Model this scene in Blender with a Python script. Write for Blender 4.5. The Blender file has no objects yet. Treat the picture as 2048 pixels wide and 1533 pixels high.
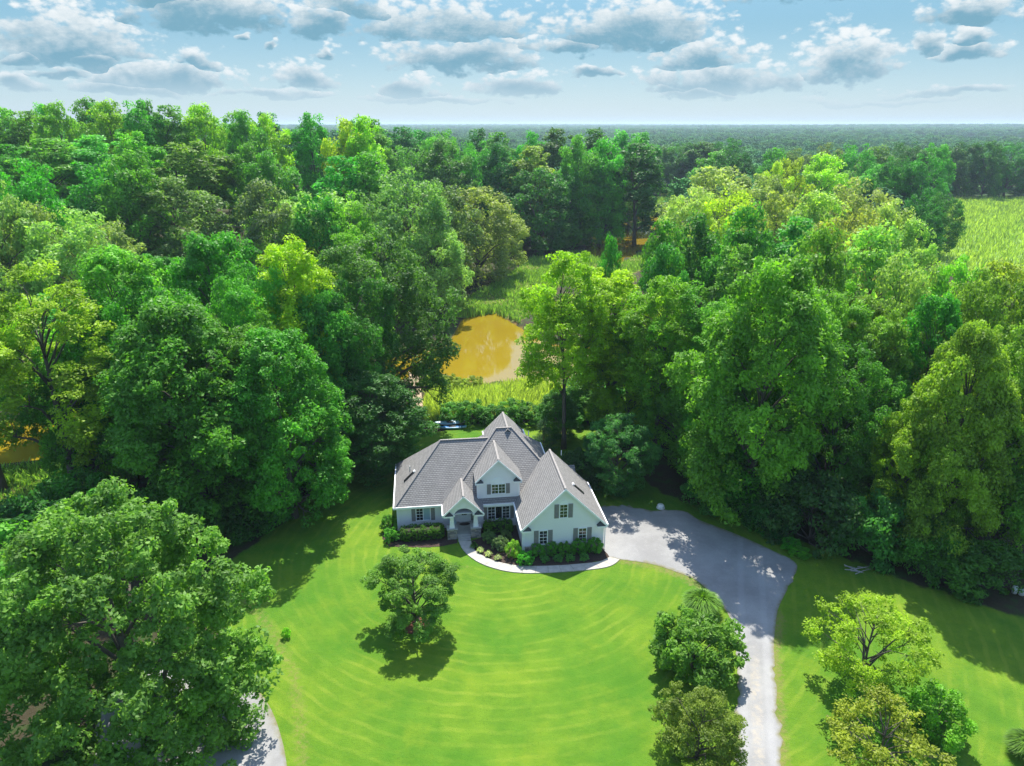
import bpy, bmesh, math, random
import numpy as np
from mathutils import Vector, Matrix
R = math.radians
scene = bpy.context.scene
C = scene.collection

# ------------------------------------------------------------------ camera
F, CX, CY, HOR, CAMZ = 1419.0, 1024.0, 766.5, 248.0, 39.3
PITCH = math.atan((CY - HOR) / F)
cam_d = bpy.data.cameras.new('camera')
cam = bpy.data.objects.new('camera', cam_d)
C.objects.link(cam)
cam.location = (0, 0, CAMZ)
cam.rotation_euler = (math.pi / 2 - PITCH, 0, 0)
cam_d.sensor_width = 36.0
cam_d.lens = F / 2048 * 36.0
cam_d.clip_start = 0.5
cam_d.clip_end = 60000
scene.camera = cam

# ------------------------------------------------------------------ sun, exposure, render
SUN_EL, SUN_AZ = R(58), R(4)            # the sun stands ahead of the camera, azimuth measured from +Y to +X
sun_d = bpy.data.lights.new('sun', 'SUN')
sun_d.energy = 4.0
sun_d.angle = R(0.55)
sun_d.color = (1.0, 0.95, 0.86)
sun = bpy.data.objects.new('sun', sun_d)
C.objects.link(sun)
to_sun = Vector((math.sin(SUN_AZ) * math.cos(SUN_EL), math.cos(SUN_AZ) * math.cos(SUN_EL), math.sin(SUN_EL)))
sun.rotation_euler = to_sun.to_track_quat('Z', 'Y').to_euler()
scene.view_settings.view_transform = 'Standard'
scene.view_settings.look = 'None'
scene.view_settings.exposure = 1.1
scene.view_settings.gamma = 1.0
scene.render.engine = 'CYCLES'
cy = scene.cycles
cy.max_bounces = 7
cy.diffuse_bounces = 3
cy.glossy_bounces = 3
cy.transmission_bounces = 4
cy.volume_bounces = 0
cy.transparent_max_bounces = 6
cy.caustics_reflective = False
cy.caustics_refractive = False
cy.use_denoising = True
cy.denoising_prefilter = 'NONE'
cy.sample_clamp_indirect = 6.0

# ------------------------------------------------------------------ pixels to places
def ray(x, y):
    u, v = (x - CX) / F, (y - CY) / F
    return np.array([u, math.cos(PITCH) - v * math.sin(PITCH), -math.sin(PITCH) - v * math.cos(PITCH)])
def at(x, y, z=0.0):
    r = ray(x, y)
    return np.array([0, 0, CAMZ]) + (z - CAMZ) / r[2] * r
def at_y(x, y, Y):
    r = ray(x, y)
    return np.array([0, 0, CAMZ]) + Y / r[1] * r
def px(pts, z=0.0):
    return np.array([at(a, b, z)[:2] for a, b in pts])

# ------------------------------------------------------------------ sky
def build_world():
    w = bpy.data.worlds.new('World')
    scene.world = w
    w.use_nodes = True
    nt = w.node_tree
    nt.nodes.clear()
    N, L = nt.nodes, nt.links
    def node(t, **k):
        n = N.new(t)
        for a, b in k.items():
            setattr(n, a, b)
        return n
    def put(sock, v):
        if hasattr(v, 'is_linked') or isinstance(v, bpy.types.NodeSocket):
            L.new(v, sock)
        else:
            sock.default_value = v
    def m(op, a, b=None, c=None, clamp=False):
        n = node('ShaderNodeMath', operation=op, use_clamp=clamp)
        put(n.inputs[0], a)
        if b is not None: put(n.inputs[1], b)
        if c is not None: put(n.inputs[2], c)
        return n.outputs[0]
    def smooth(v, lo, hi, a=0.0, b=1.0):
        n = node('ShaderNodeMapRange', interpolation_type='SMOOTHSTEP')
        put(n.inputs['Value'], v); put(n.inputs['From Min'], lo); put(n.inputs['From Max'], hi)
        put(n.inputs['To Min'], a); put(n.inputs['To Max'], b)
        return n.outputs['Result']
    def mixc(f, a, b):
        n = node('ShaderNodeMix', data_type='RGBA')
        put(n.inputs[0], f); put(n.inputs[6], a); put(n.inputs[7], b)
        return n.outputs[2]
    def mixf(f, a, b):
        n = node('ShaderNodeMix', data_type='FLOAT')
        put(n.inputs[0], f); put(n.inputs[2], a); put(n.inputs[3], b)
        return n.outputs[0]
    STR = 0.15
    EX = 2 ** scene.view_settings.exposure
    sky = node('ShaderNodeTexSky', sky_type='NISHITA')
    sky.sun_disc = False
    sky.sun_elevation = SUN_EL
    sky.sun_rotation = SUN_AZ
    sky.altitude = 60
    sky.air_density = 1.0
    sky.dust_density = 0.6
    sky.ozone_density = 2.0
    tc = node('ShaderNodeTexCoord')
    sep = node('ShaderNodeSeparateXYZ')
    L.new(tc.outputs['Generated'], sep.inputs[0])
    dx, dy, dz = sep.outputs
    az = m('MULTIPLY', m('ARCTAN2', dx, dy), 180 / math.pi)
    el = m('MULTIPLY', m('ARCSINE', dz), 180 / math.pi)
    comb = node('ShaderNodeCombineXYZ')
    put(comb.inputs[0], m('MULTIPLY', az, 0.8)); put(comb.inputs[1], m('MULTIPLY', el, 1.35)); comb.inputs[2].default_value = 3.7
    def noise(scale, detail, rough, vec=comb.outputs[0], dist=0.0):
        n = node('ShaderNodeTexNoise')
        n.inputs['Scale'].default_value = scale; n.inputs['Detail'].default_value = detail
        n.inputs['Roughness'].default_value = rough; n.inputs['Distortion'].default_value = dist
        L.new(vec, n.inputs['Vector'])
        return n.outputs['Fac']
    n1 = noise(0.42, 8, 0.62)
    n2 = noise(1.7, 6, 0.6)
    vor = node('ShaderNodeTexVoronoi', feature='SMOOTH_F1')
    vor.inputs['Scale'].default_value = 1.15
    vor.inputs['Smoothness'].default_value = 0.35
    vor.inputs['Detail'].default_value = 2.5
    vor.inputs['Roughness'].default_value = 0.55
    L.new(comb.outputs[0], vor.inputs['Vector'])
    puff = m('SUBTRACT', 0.5, vor.outputs['Distance'])
    # clouds given by where they stand in the sky: centre azimuth, base elevation, half width, height (pixels of the photo)
    clouds = [(140,104,150,78),(45,116,46,26),(178,122,78,28),(420,32,185,62),(640,52,78,44),(880,62,205,75),(700,22,120,46),
              (905,122,195,60),(1255,72,205,74),(1130,98,115,28),(1405,122,135,54),(1430,168,215,48),(1690,138,115,72),(1852,96,38,34),
              (1946,84,44,36),(1925,112,75,26),(335,164,175,40),(395,128,62,26),(602,160,78,38),(255,180,150,20),(820,184,82,44),
              (1045,176,125,32),(1960,28,110,34),(487,82,14,12),(556,92,18,18),(666,108,26,22),(1890,188,150,12),(1400,188,120,18),
              (50,172,70,24),(330,-6,120,50),(1340,178,60,16),(1180,150,80,14),(860,200,220,12),(560,190,160,12),(120,150,60,14),
              (1620,-20,180,40),(1760,205,200,10)]
    f, t = -3.0, 0.0
    wv = node('ShaderNodeCombineXYZ'); put(wv.inputs[0], m('MULTIPLY', az, 0.5)); put(wv.inputs[1], el); wv.inputs[2].default_value = 9.1
    wn = node('ShaderNodeTexNoise'); wn.inputs['Scale'].default_value = 0.55; wn.inputs['Detail'].default_value = 4; L.new(wv.outputs[0], wn.inputs['Vector'])
    ws = node('ShaderNodeSeparateColor'); L.new(wn.outputs['Color'], ws.inputs[0])
    azw = m('ADD', az, m('MULTIPLY', m('SUBTRACT', ws.outputs[0], 0.5), 5.0)); elw = m('ADD', el, m('MULTIPLY', m('SUBTRACT', ws.outputs[1], 0.5), 1.7))
    for cx_, by, hw, hh in clouds:
        r0 = ray(cx_, by); r0 = r0 / np.linalg.norm(r0)
        a0 = math.degrees(math.atan2(r0[0], r0[1])); e0 = math.degrees(math.asin(r0[2]))
        wd = math.degrees(hw / F) * 0.95; hd = math.degrees(hh / F) * 1.1
        u = m('MULTIPLY', m('SUBTRACT', azw, a0), 1 / wd)
        v = m('MULTIPLY', m('SUBTRACT', elw, e0), 1 / hd)
        vv = m('MAXIMUM', v, m('MULTIPLY', v, -2.1))
        fi = m('SUBTRACT', 1.0, m('SQRT', m('ADD', m('MULTIPLY', u, u), m('MULTIPLY', vv, vv))))
        g = m('GREATER_THAN', fi, f)
        t = mixf(g, t, v)
        f = m('MAXIMUM', fi, f)
    # the rest of the sky: broken cumulus of the same kind, larger overhead
    zz = m('MAXIMUM', dz, 0.06)
    pl = node('ShaderNodeCombineXYZ')
    put(pl.inputs[0], m('DIVIDE', dx, zz)); put(pl.inputs[1], m('DIVIDE', dy, zz)); pl.inputs[2].default_value = 1.3
    n3 = noise(0.9, 7, 0.58, pl.outputs[0])
    rest = m('MULTIPLY', m('SUBTRACT', n3, 0.53), 4.0)
    high = m('MULTIPLY', smooth(el, 8.5, 12.0), 1.0)
    side = m('MULTIPLY', smooth(m('ABSOLUTE', az), 38.0, 46.0), smooth(el, 2.0, 5.0))
    outside = m('MAXIMUM', high, side)
    f = mixf(outside, f, m('MAXIMUM', f, rest))
    t = mixf(outside, t, m('ADD', 0.25, m('MULTIPLY', m('SUBTRACT', n2, 0.5), 1.2)))
    dens = m('ADD', m('ADD', m('MULTIPLY', f, 1.25), 0.12), m('ADD', m('MULTIPLY', m('SUBTRACT', n1, 0.5), 1.9), m('ADD', m('MULTIPLY', puff, 0.7), m('MULTIPLY', m('SUBTRACT', n2, 0.5), 0.7))))
    alpha = smooth(dens, -0.10, 0.46)
    edge_low = smooth(el, 0.5, 3.2, 0.35, 1.0)
    alpha = m('MULTIPLY', alpha, edge_low)
    # bright tops, blue-grey bases
    lit = m('ADD', m('ADD', m('MULTIPLY', t, 0.6), m('MULTIPLY', m('MINIMUM', t, 0.0), 1.0)), m('ADD', m('MULTIPLY', m('SUBTRACT', n2, 0.5), 1.0), m('MULTIPLY', puff, 0.6)))
    lit = m('ADD', lit, m('MULTIPLY', m('SUBTRACT', 0.85, dens), 0.62))
    lit = smooth(m('ADD', lit, 0.16), -0.30, 0.80)
    k = 1 / STR / EX
    ccol = mixc(lit, (0.20 * k, 0.42 * k, 0.55 * k, 1), (0.90 * k, 0.95 * k, 0.97 * k, 1))
    ccol = mixc(smooth(el, -0.5, 4.5), (0.56 * k, 0.69 * k, 0.77 * k, 1), ccol)
    # pale air near the horizon
    skyc = mixc(smooth(el, -1.0, 7.5), (0.43 * k, 0.59 * k, 0.71 * k, 1), (0.13 * k, 0.36 * k, 0.50 * k, 1))
    skyt = mixc(smooth(el, 6.0, 25.0), skyc, sky.outputs['Color'])
    skyl = mixc(0.12, skyt, sky.outputs['Color'])
    out = mixc(alpha, skyl, ccol)
    bg = node('ShaderNodeBackground')
    bg.inputs['Strength'].default_value = STR
    L.new(out, bg.inputs['Color'])
    wo = node('ShaderNodeOutputWorld')
    L.new(bg.outputs[0], wo.inputs['Surface'])
    w.cycles.sampling_method = 'MANUAL'
    w.cycles.sample_map_resolution = 1024
build_world()

# ------------------------------------------------------------------ materials
class NT:
    def __init__(s, name):
        s.m = bpy.data.materials.new(name); s.m.use_nodes = True
        s.t = s.m.node_tree; s.N, s.L = s.t.nodes, s.t.links
        s.b = s.N['Principled BSDF']; s.o = s.N['Material Output']
    def n(s, t, **k):
        x = s.N.new(t)
        for a, b in k.items(): setattr(x, a, b)
        return x
    def put(s, sock, v):
        if isinstance(v, bpy.types.NodeSocket): s.L.new(v, sock)
        else: sock.default_value = v
    def math(s, op, a, b=None, clamp=False):
        x = s.n('ShaderNodeMath', operation=op, use_clamp=clamp)
        s.put(x.inputs[0], a)
        if b is not None: s.put(x.inputs[1], b)
        return x.outputs[0]
    def mix(s, f, a, b, blend='MIX'):
        x = s.n('ShaderNodeMix', data_type='RGBA', blend_type=blend)
        s.put(x.inputs[0], f); s.put(x.inputs[6], a); s.put(x.inputs[7], b)
        return x.outputs[2]
    def ramp(s, v, lo, hi, a=0.0, b=1.0):
        x = s.n('ShaderNodeMapRange', interpolation_type='SMOOTHSTEP')
        s.put(x.inputs['Value'], v); s.put(x.inputs['From Min'], lo); s.put(x.inputs['From Max'], hi)
        s.put(x.inputs['To Min'], a); s.put(x.inputs['To Max'], b)
        return x.outputs['Result']
    def coord(s, kind='Object'):
        return s.n('ShaderNodeTexCoord').outputs[kind]
    def noise(s, vec, scale, detail=4, rough=0.55, dist=0.0):
        x = s.n('ShaderNodeTexNoise')
        x.inputs['Scale'].default_value = scale; x.inputs['Detail'].default_value = detail
        x.inputs['Roughness'].default_value = rough; x.inputs['Distortion'].default_value = dist
        s.L.new(vec, x.inputs['Vector'])
        return x.outputs['Fac']
    def attr(s, name):
        x = s.n('ShaderNodeAttribute', attribute_name=name)
        return x.outputs['Fac']
    def bump(s, h, strength=0.4, dist=0.02):
        x = s.n('ShaderNodeBump')
        x.inputs['Strength'].default_value = strength; x.inputs['Distance'].default_value = dist
        s.L.new(h, x.inputs['Height']); s.L.new(x.outputs[0], s.b.inputs['Normal'])
    def base(s, v): s.put(s.b.inputs['Base Color'], v)
    def rough(s, v): s.put(s.b.inputs['Roughness'], v)
def c4(r, g, b): return (r, g, b, 1.0)

def simple(name, col, rough=0.6, var=0.15, scale=6.0, bump=0.0, spec=0.4):
    t = NT(name)
    v = t.coord('Object')
    n = t.noise(v, scale, 5, 0.6)
    a = tuple(x * (1 - var) for x in col); b = tuple(min(1, x * (1 + var)) for x in col)
    t.base(t.mix(t.ramp(n, 0.3, 0.7), c4(*a), c4(*b)))
    t.rough(rough)
    t.b.inputs['Specular IOR Level'].default_value = spec
    if bump: t.bump(n, bump, 0.03)
    return t.m

def leaf_material():
    t = NT('leaf')
    oi = t.n('ShaderNodeObjectInfo')
    v = t.attr('tint')
    col = t.mix(t.ramp(v, 0.0, 1.0, 0.0, 1.0), c4(1.5, 1.45, 1.05), c4(4.1, 3.55, 1.75))
    c = t.mix(1.0, oi.outputs['Color'], col, 'MULTIPLY')
    rv = t.math('ADD', 0.82, t.math('MULTIPLY', oi.outputs['Random'], 0.36))
    cc = t.n('ShaderNodeCombineColor')
    for i in range(3): t.L.new(rv, cc.inputs[i])
    c = t.mix(1.0, c, cc.outputs[0], 'MULTIPLY')
    hs = t.n('ShaderNodeHueSaturation')
    t.put(hs.inputs['Hue'], t.math('ADD', 0.488, t.math('MULTIPLY', t.math('FRACT', t.math('MULTIPLY', oi.outputs['Random'], 7.3)), 0.024)))
    t.L.new(c, hs.inputs['Color'])
    c = hs.outputs[0]
    t.base(c); t.rough(0.52)
    t.b.inputs['Specular IOR Level'].default_value = 0.28
    tr = t.n('ShaderNodeBsdfTranslucent')
    t.put(tr.inputs['Color'], t.mix(1.0, c, c4(1.15, 1.25, 0.5), 'MULTIPLY'))
    mx = t.n('ShaderNodeMixShader')
    mx.inputs[0].default_value = 0.47
    t.L.new(t.b.outputs[0], mx.inputs[1]); t.L.new(tr.outputs[0], mx.inputs[2])
    t.L.new(mx.outputs[0], t.o.inputs['Surface'])
    return t.m
LEAF = leaf_material()
def bark_material():
    t = NT('bark')
    v = t.coord('Object')
    mp = t.n('ShaderNodeMapping'); mp.inputs['Scale'].default_value = (3, 3, 0.5)
    t.L.new(v, mp.inputs[0])
    n = t.noise(mp.outputs[0], 2.5, 6, 0.65)
    t.base(t.mix(n, c4(0.035, 0.028, 0.022), c4(0.17, 0.145, 0.12)))
    t.rough(0.9); t.bump(n, 0.7, 0.06)
    return t.m
BARK = bark_material()

# ------------------------------------------------------------------ mesh helpers
def mesh_np(name, verts, faces, mat, tint=None, uv=None, smooth=False):
    """faces: (n,3) or (n,4) array"""
    verts = np.asarray(verts, np.float32); faces = np.asarray(faces, np.int32)
    me = bpy.data.meshes.new(name)
    nv, (nf, k) = len(verts), faces.shape
    me.vertices.add(nv); me.vertices.foreach_set('co', verts.ravel())
    me.loops.add(nf * k); me.loops.foreach_set('vertex_index', faces.ravel())
    me.polygons.add(nf)
    me.polygons.foreach_set('loop_start', np.arange(0, nf * k, k, dtype=np.int32))
    if smooth: me.polygons.foreach_set('use_smooth', np.ones(nf, bool))
    if tint is not None:
        a = me.attributes.new('tint', 'FLOAT', 'FACE')
        a.data.foreach_set('value', np.asarray(tint, np.float32))
    me.update(calc_edges=True)
    if mat: me.materials.append(mat)
    return me
def link(name, data, parent=None, loc=(0, 0, 0)):
    o = bpy.data.objects.new(name, data)
    C.objects.link(o)
    o.parent = parent
    o.location = loc
    return o
def empty(name, loc, rz=0.0, scale=None, parent=None):
    o = bpy.data.objects.new(name, None)
    C.objects.link(o)
    o.empty_display_size = 0.3
    o.location = loc; o.rotation_euler = (0, 0, rz)
    if scale is not None: o.scale = scale
    o.parent = parent
    return o
def tag(o, label=None, cat=None, group=None, kind=None):
    if label: o['label'] = label
    if cat: o['category'] = cat
    if group: o['group'] = group
    if kind: o['kind'] = kind
    return o
class MB:
    """collects boxes, prisms and tubes into one mesh"""
    def __init__(s): s.v, s.f = [], []
    def add(s, vs, fs):
        b = len(s.v); s.v += [tuple(v) for v in vs]; s.f += [tuple(i + b for i in f) for f in fs]
        return s
    def box(s, x0, x1, y0, y1, z0, z1):
        vs = [(x, y, z) for z in (z0, z1) for y in (y0, y1) for x in (x0, x1)]
        return s.add(vs, [(0,2,3,1),(4,5,7,6),(0,1,5,4),(2,6,7,3),(0,4,6,2),(1,3,7,5)])
    def frustum(s, cx, cy, z0, z1, a, b):
        vs = [(cx + i * a, cy + j * a, z0) for i, j in ((-1,-1),(1,-1),(1,1),(-1,1))] + [(cx + i * b, cy + j * b, z1) for i, j in ((-1,-1),(1,-1),(1,1),(-1,1))]
        return s.add(vs, [(3,2,1,0),(4,5,6,7),(0,1,5,4),(1,2,6,5),(2,3,7,6),(3,0,4,7)])
    def extrude_y(s, poly, y0, y1):
        """poly in (x,z), counter-clockwise seen from -y"""
        n = len(poly)
        vs = [(x, y0, z) for x, z in poly] + [(x, y1, z) for x, z in poly]
        return s.add(vs, [tuple(range(n)), tuple(range(2 * n - 1, n - 1, -1))] + [((i + 1) % n, i, i + n, (i + 1) % n + n) for i in range(n)])
    def extrude_z(s, poly, z0, z1):
        n = len(poly)
        vs = [(x, y, z0) for x, y in poly] + [(x, y, z1) for x, y in poly]
        return s.add(vs, [tuple(range(n - 1, -1, -1)), tuple(range(n, 2 * n))] + [(i, (i + 1) % n, (i + 1) % n + n, i + n) for i in range(n)])
    def bar(s, a, b, w, h=None):
        """square bar from a to b"""
        a, b = Vector(a), Vector(b); h = h or w
        d = (b - a).normalized()
        up = Vector((0, 0, 1)) if abs(d.z) < 0.95 else Vector((0, 1, 0))
        sx = d.cross(up).normalized() * (w / 2); sy = sx.cross(d).normalized() * (h / 2)
        vs = [p + i * sx + j * sy for p in (a, b) for i, j in ((-1,-1),(1,-1),(1,1),(-1,1))]
        return s.add(vs, [(3,2,1,0),(4,5,6,7),(0,1,5,4),(1,2,6,5),(2,3,7,6),(3,0,4,7)])
    def tube(s, pts, rad, seg=7):
        pts = [Vector(p) for p in pts]
        b = len(s.v); n = len(pts)
        for i, p in enumerate(pts):
            d = (pts[min(i + 1, n - 1)] - pts[max(i - 1, 0)]).normalized()
            up = Vector((1, 0, 0)) if abs(d.x) < 0.8 else Vector((0, 1, 0))
            sx = d.cross(up).normalized(); sy = sx.cross(d).normalized()
            for k in range(seg):
                a = 2 * math.pi * k / seg
                s.v.append(tuple(p + rad[i] * (math.cos(a) * sx + math.sin(a) * sy)))
        for i in range(n - 1):
            for k in range(seg):
                k2 = (k + 1) % seg
                s.f.append((b + i * seg + k2, b + i * seg + k, b + (i + 1) * seg + k, b + (i + 1) * seg + k2))
        s.f.append(tuple(b + k for k in range(seg)))
        s.f.append(tuple(b + (n - 1) * seg + k for k in range(seg - 1, -1, -1)))
        return s
    def mesh(s, name, mat, smooth=False, bevel=0.0):
        me = bpy.data.meshes.new(name)
        me.from_pydata(s.v, [], s.f)
        bm = bmesh.new(); bm.from_mesh(me)
        bmesh.ops.recalc_face_normals(bm, faces=bm.faces)
        if bevel:
            bmesh.ops.bevel(bm, geom=list(bm.edges), offset=bevel, segments=1, affect='EDGES')
        bm.to_mesh(me); bm.free()
        if smooth: me.polygons.foreach_set('use_smooth', [True] * len(me.polygons))
        if mat: me.materials.append(mat)
        return me
    def build(s, name, mat, parent=None, smooth=False, bevel=0.0, loc=(0, 0, 0)):
        return link(name, s.mesh(name, mat, smooth, bevel), parent, loc)
def roof_mesh(name, faces, mat):
    """faces: list of polygons of 3D points; UV = metres along the eave and up the slope"""
    me = bpy.data.meshes.new(name)
    vs, fs = [], []
    for f in faces:
        fs.append(tuple(range(len(vs), len(vs) + len(f)))); vs += f
    me.from_pydata(vs, [], fs)
    me.update()
    uvl = me.uv_layers.new(name='UVMap')
    for p in me.polygons:
        n = p.normal
        if n.z < 0: n = -n
        h = Vector((0, 0, 1)).cross(n)
        h = h.normalized() if h.length > 1e-4 else Vector((1, 0, 0))
        up = n.cross(h)
        for li in p.loop_indices:
            co = me.vertices[me.loops[li].vertex_index].co
            uvl.data[li].uv = (co.dot(h), co.dot(up))
    me.materials.append(mat)
    return me
def inside(poly, X, Y):
    res = np.zeros(X.shape, bool); n = len(poly); j = n - 1
    for i in range(n):
        xi, yi = poly[i]; xj, yj = poly[j]
        c = ((yi > Y) != (yj > Y)) & (X < (xj - xi) * (Y - yi) / (yj - yi + 1e-12) + xi)
        res ^= c; j = i
    return res
def dist_line(pts, X, Y, closed=True):
    d = np.full(X.shape, 1e9); n = len(pts)
    for i in range(n if closed else n - 1):
        a, b = np.array(pts[i]), np.array(pts[(i + 1) % n]); ab = b - a
        t = np.clip(((X - a[0]) * ab[0] + (Y - a[1]) * ab[1]) / (ab @ ab + 1e-9), 0, 1)
        d = np.minimum(d, np.hypot(X - a[0] - t * ab[0], Y - a[1] - t * ab[1]))
    return d
def sdf(poly, X, Y):
    d = dist_line(poly, X, Y)
    return np.where(inside(poly, X, Y), -d, d)
def sst(a, b, x):
    t = np.clip((x - a) / (b - a), 0, 1); return t * t * (3 - 2 * t)
def spline(pts, n=6):
    """open Catmull-Rom"""
    p = [np.array(q, float) for q in pts]; p = [2 * p[0] - p[1]] + p + [2 * p[-1] - p[-2]]
    out = []
    for i in range(1, len(p) - 2):
        for k in range(n):
            t = k / n
            out.append(0.5 * (2 * p[i] + (p[i+1] - p[i-1]) * t + (2*p[i-1] - 5*p[i] + 4*p[i+1] - p[i+2]) * t*t + (3*p[i] - p[i-1] - 3*p[i+1] + p[i+2]) * t**3))
    out.append(p[-2])
    return np.array(out)

# ------------------------------------------------------------------ ground
WATER_Z = -0.7
POND = px([(925,636),(985,622),(1040,655),(1100,690),(1250,700),(1310,730),(1310,772),(1150,792),(1065,765),(1042,768),(990,765),(950,776),(895,752),(850,742),
           (780,772),(640,812),(400,868),(150,915),(-260,960),(-260,870),(100,835),(400,800),(640,762),(800,712),(895,690)], WATER_Z)
CREEK = px([(1165,505),(1178,472),(1258,444),(1290,424),(1330,396),(1350,380),(1375,382),(1350,404),(1318,440),(1285,500),(1240,525),(1190,518)], WATER_Z)
LAWN = px([(690,925),(640,960),(560,1050),(440,1135),(415,1175),(450,1260),(470,1350),(430,1450),(250,1560),(100,1900),(1000,2600),(2600,2200),(2600,1400),(2200,1290),(2040,1235),
           (1800,1158),(1640,1095),(1500,1045),(1390,1012),(1320,985),(1260,935),(1175,846),(1060,846),(960,846),(880,862),(815,882)])
FIELD = px([(1905,398),(2500,398),(2500,600),(2040,570),(1850,540),(1880,460)])
MARSH5 = px([(-160,945),(150,930),(400,885),(430,908),(180,990),(-160,1030)])
MARSH4 = px([(1165,512),(1200,520),(1240,528),(1290,500),(1320,505),(1300,535),(1230,560),(1160,545)])
MARSH1 = px([(845,850),(850,800),(890,770),(950,782),(1060,770),(1160,790),(1260,800),(1260,842),(1060,840),(930,842)])
MARSH2 = px([(888,640),(925,632),(990,622),(1040,645),(1110,580),(1190,522),(1165,502),(1060,520),(980,575),(900,612)])
MARSH3 = px([(1270,424),(1300,398),(1345,380),(1370,378),(1345,402),(1305,432)])
TRAIL = px([(430,1165),(500,1205),(545,1265),(585,1340),(600,1420),(605,1533)])
def hill(x, y):
    x, y = np.asarray(x, float), np.asarray(y, float)
    h = 15 * sst(105, 195, y) * sst(-22, -75, x) * sst(1100, 600, y)
    far = 12 * sst(900, 3500, y) * (0.5 + 0.5 * np.sin(x / 900 + 1.3) * np.cos(y / 1300))
    return h + far
def ground_z(x, y):
    return float(hill(x, y))
def axis(lo, hi, step, end_lo, end_hi, g=1.28):
    mid = list(np.arange(lo, hi + 1e-6, step)); s = step; a = mid[-1]; up = []
    while a < end_hi: s *= g; a += s; up.append(a)
    s = step; a = mid[0]; dn = []
    while a > end_lo: s *= g; a -= s; dn.append(a)
    return np.array(dn[::-1] + mid + up)
def build_ground():
    xs = axis(-78, 78, 0.65, -14000, 14000); ys = axis(27, 125, 0.65, -40, 26000, 1.12)
    X, Y = np.meshgrid(xs, ys)
    Z = hill(X, Y)
    dw = np.minimum(sdf(POND, X, Y), sdf(CREEK, X, Y))
    Z = Z - 1.7 * sst(1.6, -2.5, dw)
    rng = np.random.default_rng(3)
    nx, ny = len(xs), len(ys)
    idx = np.arange(nx * ny).reshape(ny, nx)
    faces = np.stack([idx[:-1, :-1], idx[:-1, 1:], idx[1:, 1:], idx[1:, :-1]], -1).reshape(-1, 4)
    t = NT('ground')
    v = t.coord('Object')
    nb = t.noise(v, 0.09, 4, 0.6); nm = t.noise(v, 0.55, 5, 0.6); nf = t.noise(v, 3.2, 5, 0.65); nff = t.noise(v, 14, 4, 0.7)
    lawn = t.ramp(t.math('ADD', t.attr('lawn'), t.math('MULTIPLY', t.math('SUBTRACT', nm, 0.5), 0.7)), 0.42, 0.6)
    marsh = t.ramp(t.math('ADD', t.attr('marsh'), t.math('MULTIPLY', t.math('SUBTRACT', nm, 0.5), 0.6)), 0.4, 0.6)
    dirt = t.ramp(t.math('ADD', t.attr('dirt'), t.math('MULTIPLY', t.math('SUBTRACT', nf, 0.5), 1.3)), 0.35, 1.0)
    floor = t.mix(nf, c4(0.028, 0.026, 0.013), c4(0.075, 0.06, 0.033))
    floor = t.mix(t.ramp(nm, 0.45, 0.7), floor, c4(0.035, 0.085, 0.015))
    # mown lawn: patchy greens, curved mower passes
    sp = t.n('ShaderNodeSeparateXYZ'); t.L.new(v, sp.inputs[0])
    def rings(cx, cy_, period, wob):
        ddx = t.math('SUBTRACT', sp.outputs[0], cx); ddy = t.math('SUBTRACT', sp.outputs[1], cy_)
        r = t.math('SQRT', t.math('ADD', t.math('MULTIPLY', ddx, ddx), t.math('MULTIPLY', ddy, ddy)))
        r = t.math('ADD', t.math('ADD', r, t.math('MULTIPLY', nb, wob)), t.math('MULTIPLY', nm, 0.16))
        return t.math('MULTIPLY', t.math('ADD', t.math('SINE', t.math('MULTIPLY', r, 2 * math.pi / period)), 1.0), 0.5)
    c1 = at(1000, 1090); c2 = at(2250, 1650)
    ring = t.math('MAXIMUM', rings(c1[0], c1[1], 1.1, 2.4), t.math('MULTIPLY', rings(c2[0], c2[1], 1.6, 3.5), 0.6))
    g = t.mix(t.ramp(nb, 0.32, 0.68), c4(0.076, 0.205, 0.014), c4(0.172, 0.280, 0.018))
    g = t.mix(t.math('MULTIPLY', t.ramp(nm, 0.3, 0.75), 0.55), g, c4(0.050, 0.155, 0.009))
    g = t.mix(t.math('MULTIPLY', t.ramp(ring, 0.62, 1.0), t.math('MULTIPLY', t.ramp(nb, 0.36, 0.60, 0.10, 0.55), t.ramp(t.noise(v, 0.3, 5, 0.7), 0.36, 0.66, 0.12, 1.0))), g, c4(0.24, 0.32, 0.035))
    g = t.mix(t.math('MULTIPLY', t.ramp(nff, 0.42, 0.75), 0.42), g, c4(0.030, 0.10, 0.006))
    g = t.mix(t.math('MULTIPLY', t.ramp(nf, 0.62, 0.85), 0.35), g, c4(0.25, 0.27, 0.06))
    g = t.mix(t.math('MULTIPLY', dirt, 0.8), g, c4(0.24, 0.19, 0.08))
    g = t.mix(t.math('MULTIPLY', t.ramp(t.noise(v, 0.22, 5, 0.7), 0.48, 0.72), 0.5), g, c4(0.19, 0.27, 0.018))
    g = t.mix(t.math('MULTIPLY', t.ramp(t.noise(v, 6.5, 3, 0.7), 0.56, 0.74), 0.40), g, c4(0.035, 0.125, 0.008))
    mcol = t.mix(nf, c4(0.10, 0.13, 0.02), c4(0.25, 0.24, 0.07))
    fcol = t.mix(t.ramp(nm, 0.35, 0.65), c4(0.17, 0.30, 0.055), c4(0.26, 0.40, 0.12))
    col = t.mix(lawn, floor, g)
    col = t.mix(marsh, col, mcol)
    col = t.mix(t.ramp(t.attr('field'), 0.4, 0.6), col, fcol)
    mud = t.ramp(t.attr('bed'), 0.3, 0.7)
    col = t.mix(mud, col, c4(0.20, 0.13, 0.03))
    col = t.mix(t.ramp(t.attr('far'), 0.0, 1.0), col, t.mix(t.noise(v, 0.02, 4), c4(0.04, 0.09, 0.03), c4(0.08, 0.15, 0.045)))
    t.base(col); t.rough(0.9)
    t.b.inputs['Specular IOR Level'].default_value = 0.15
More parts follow.
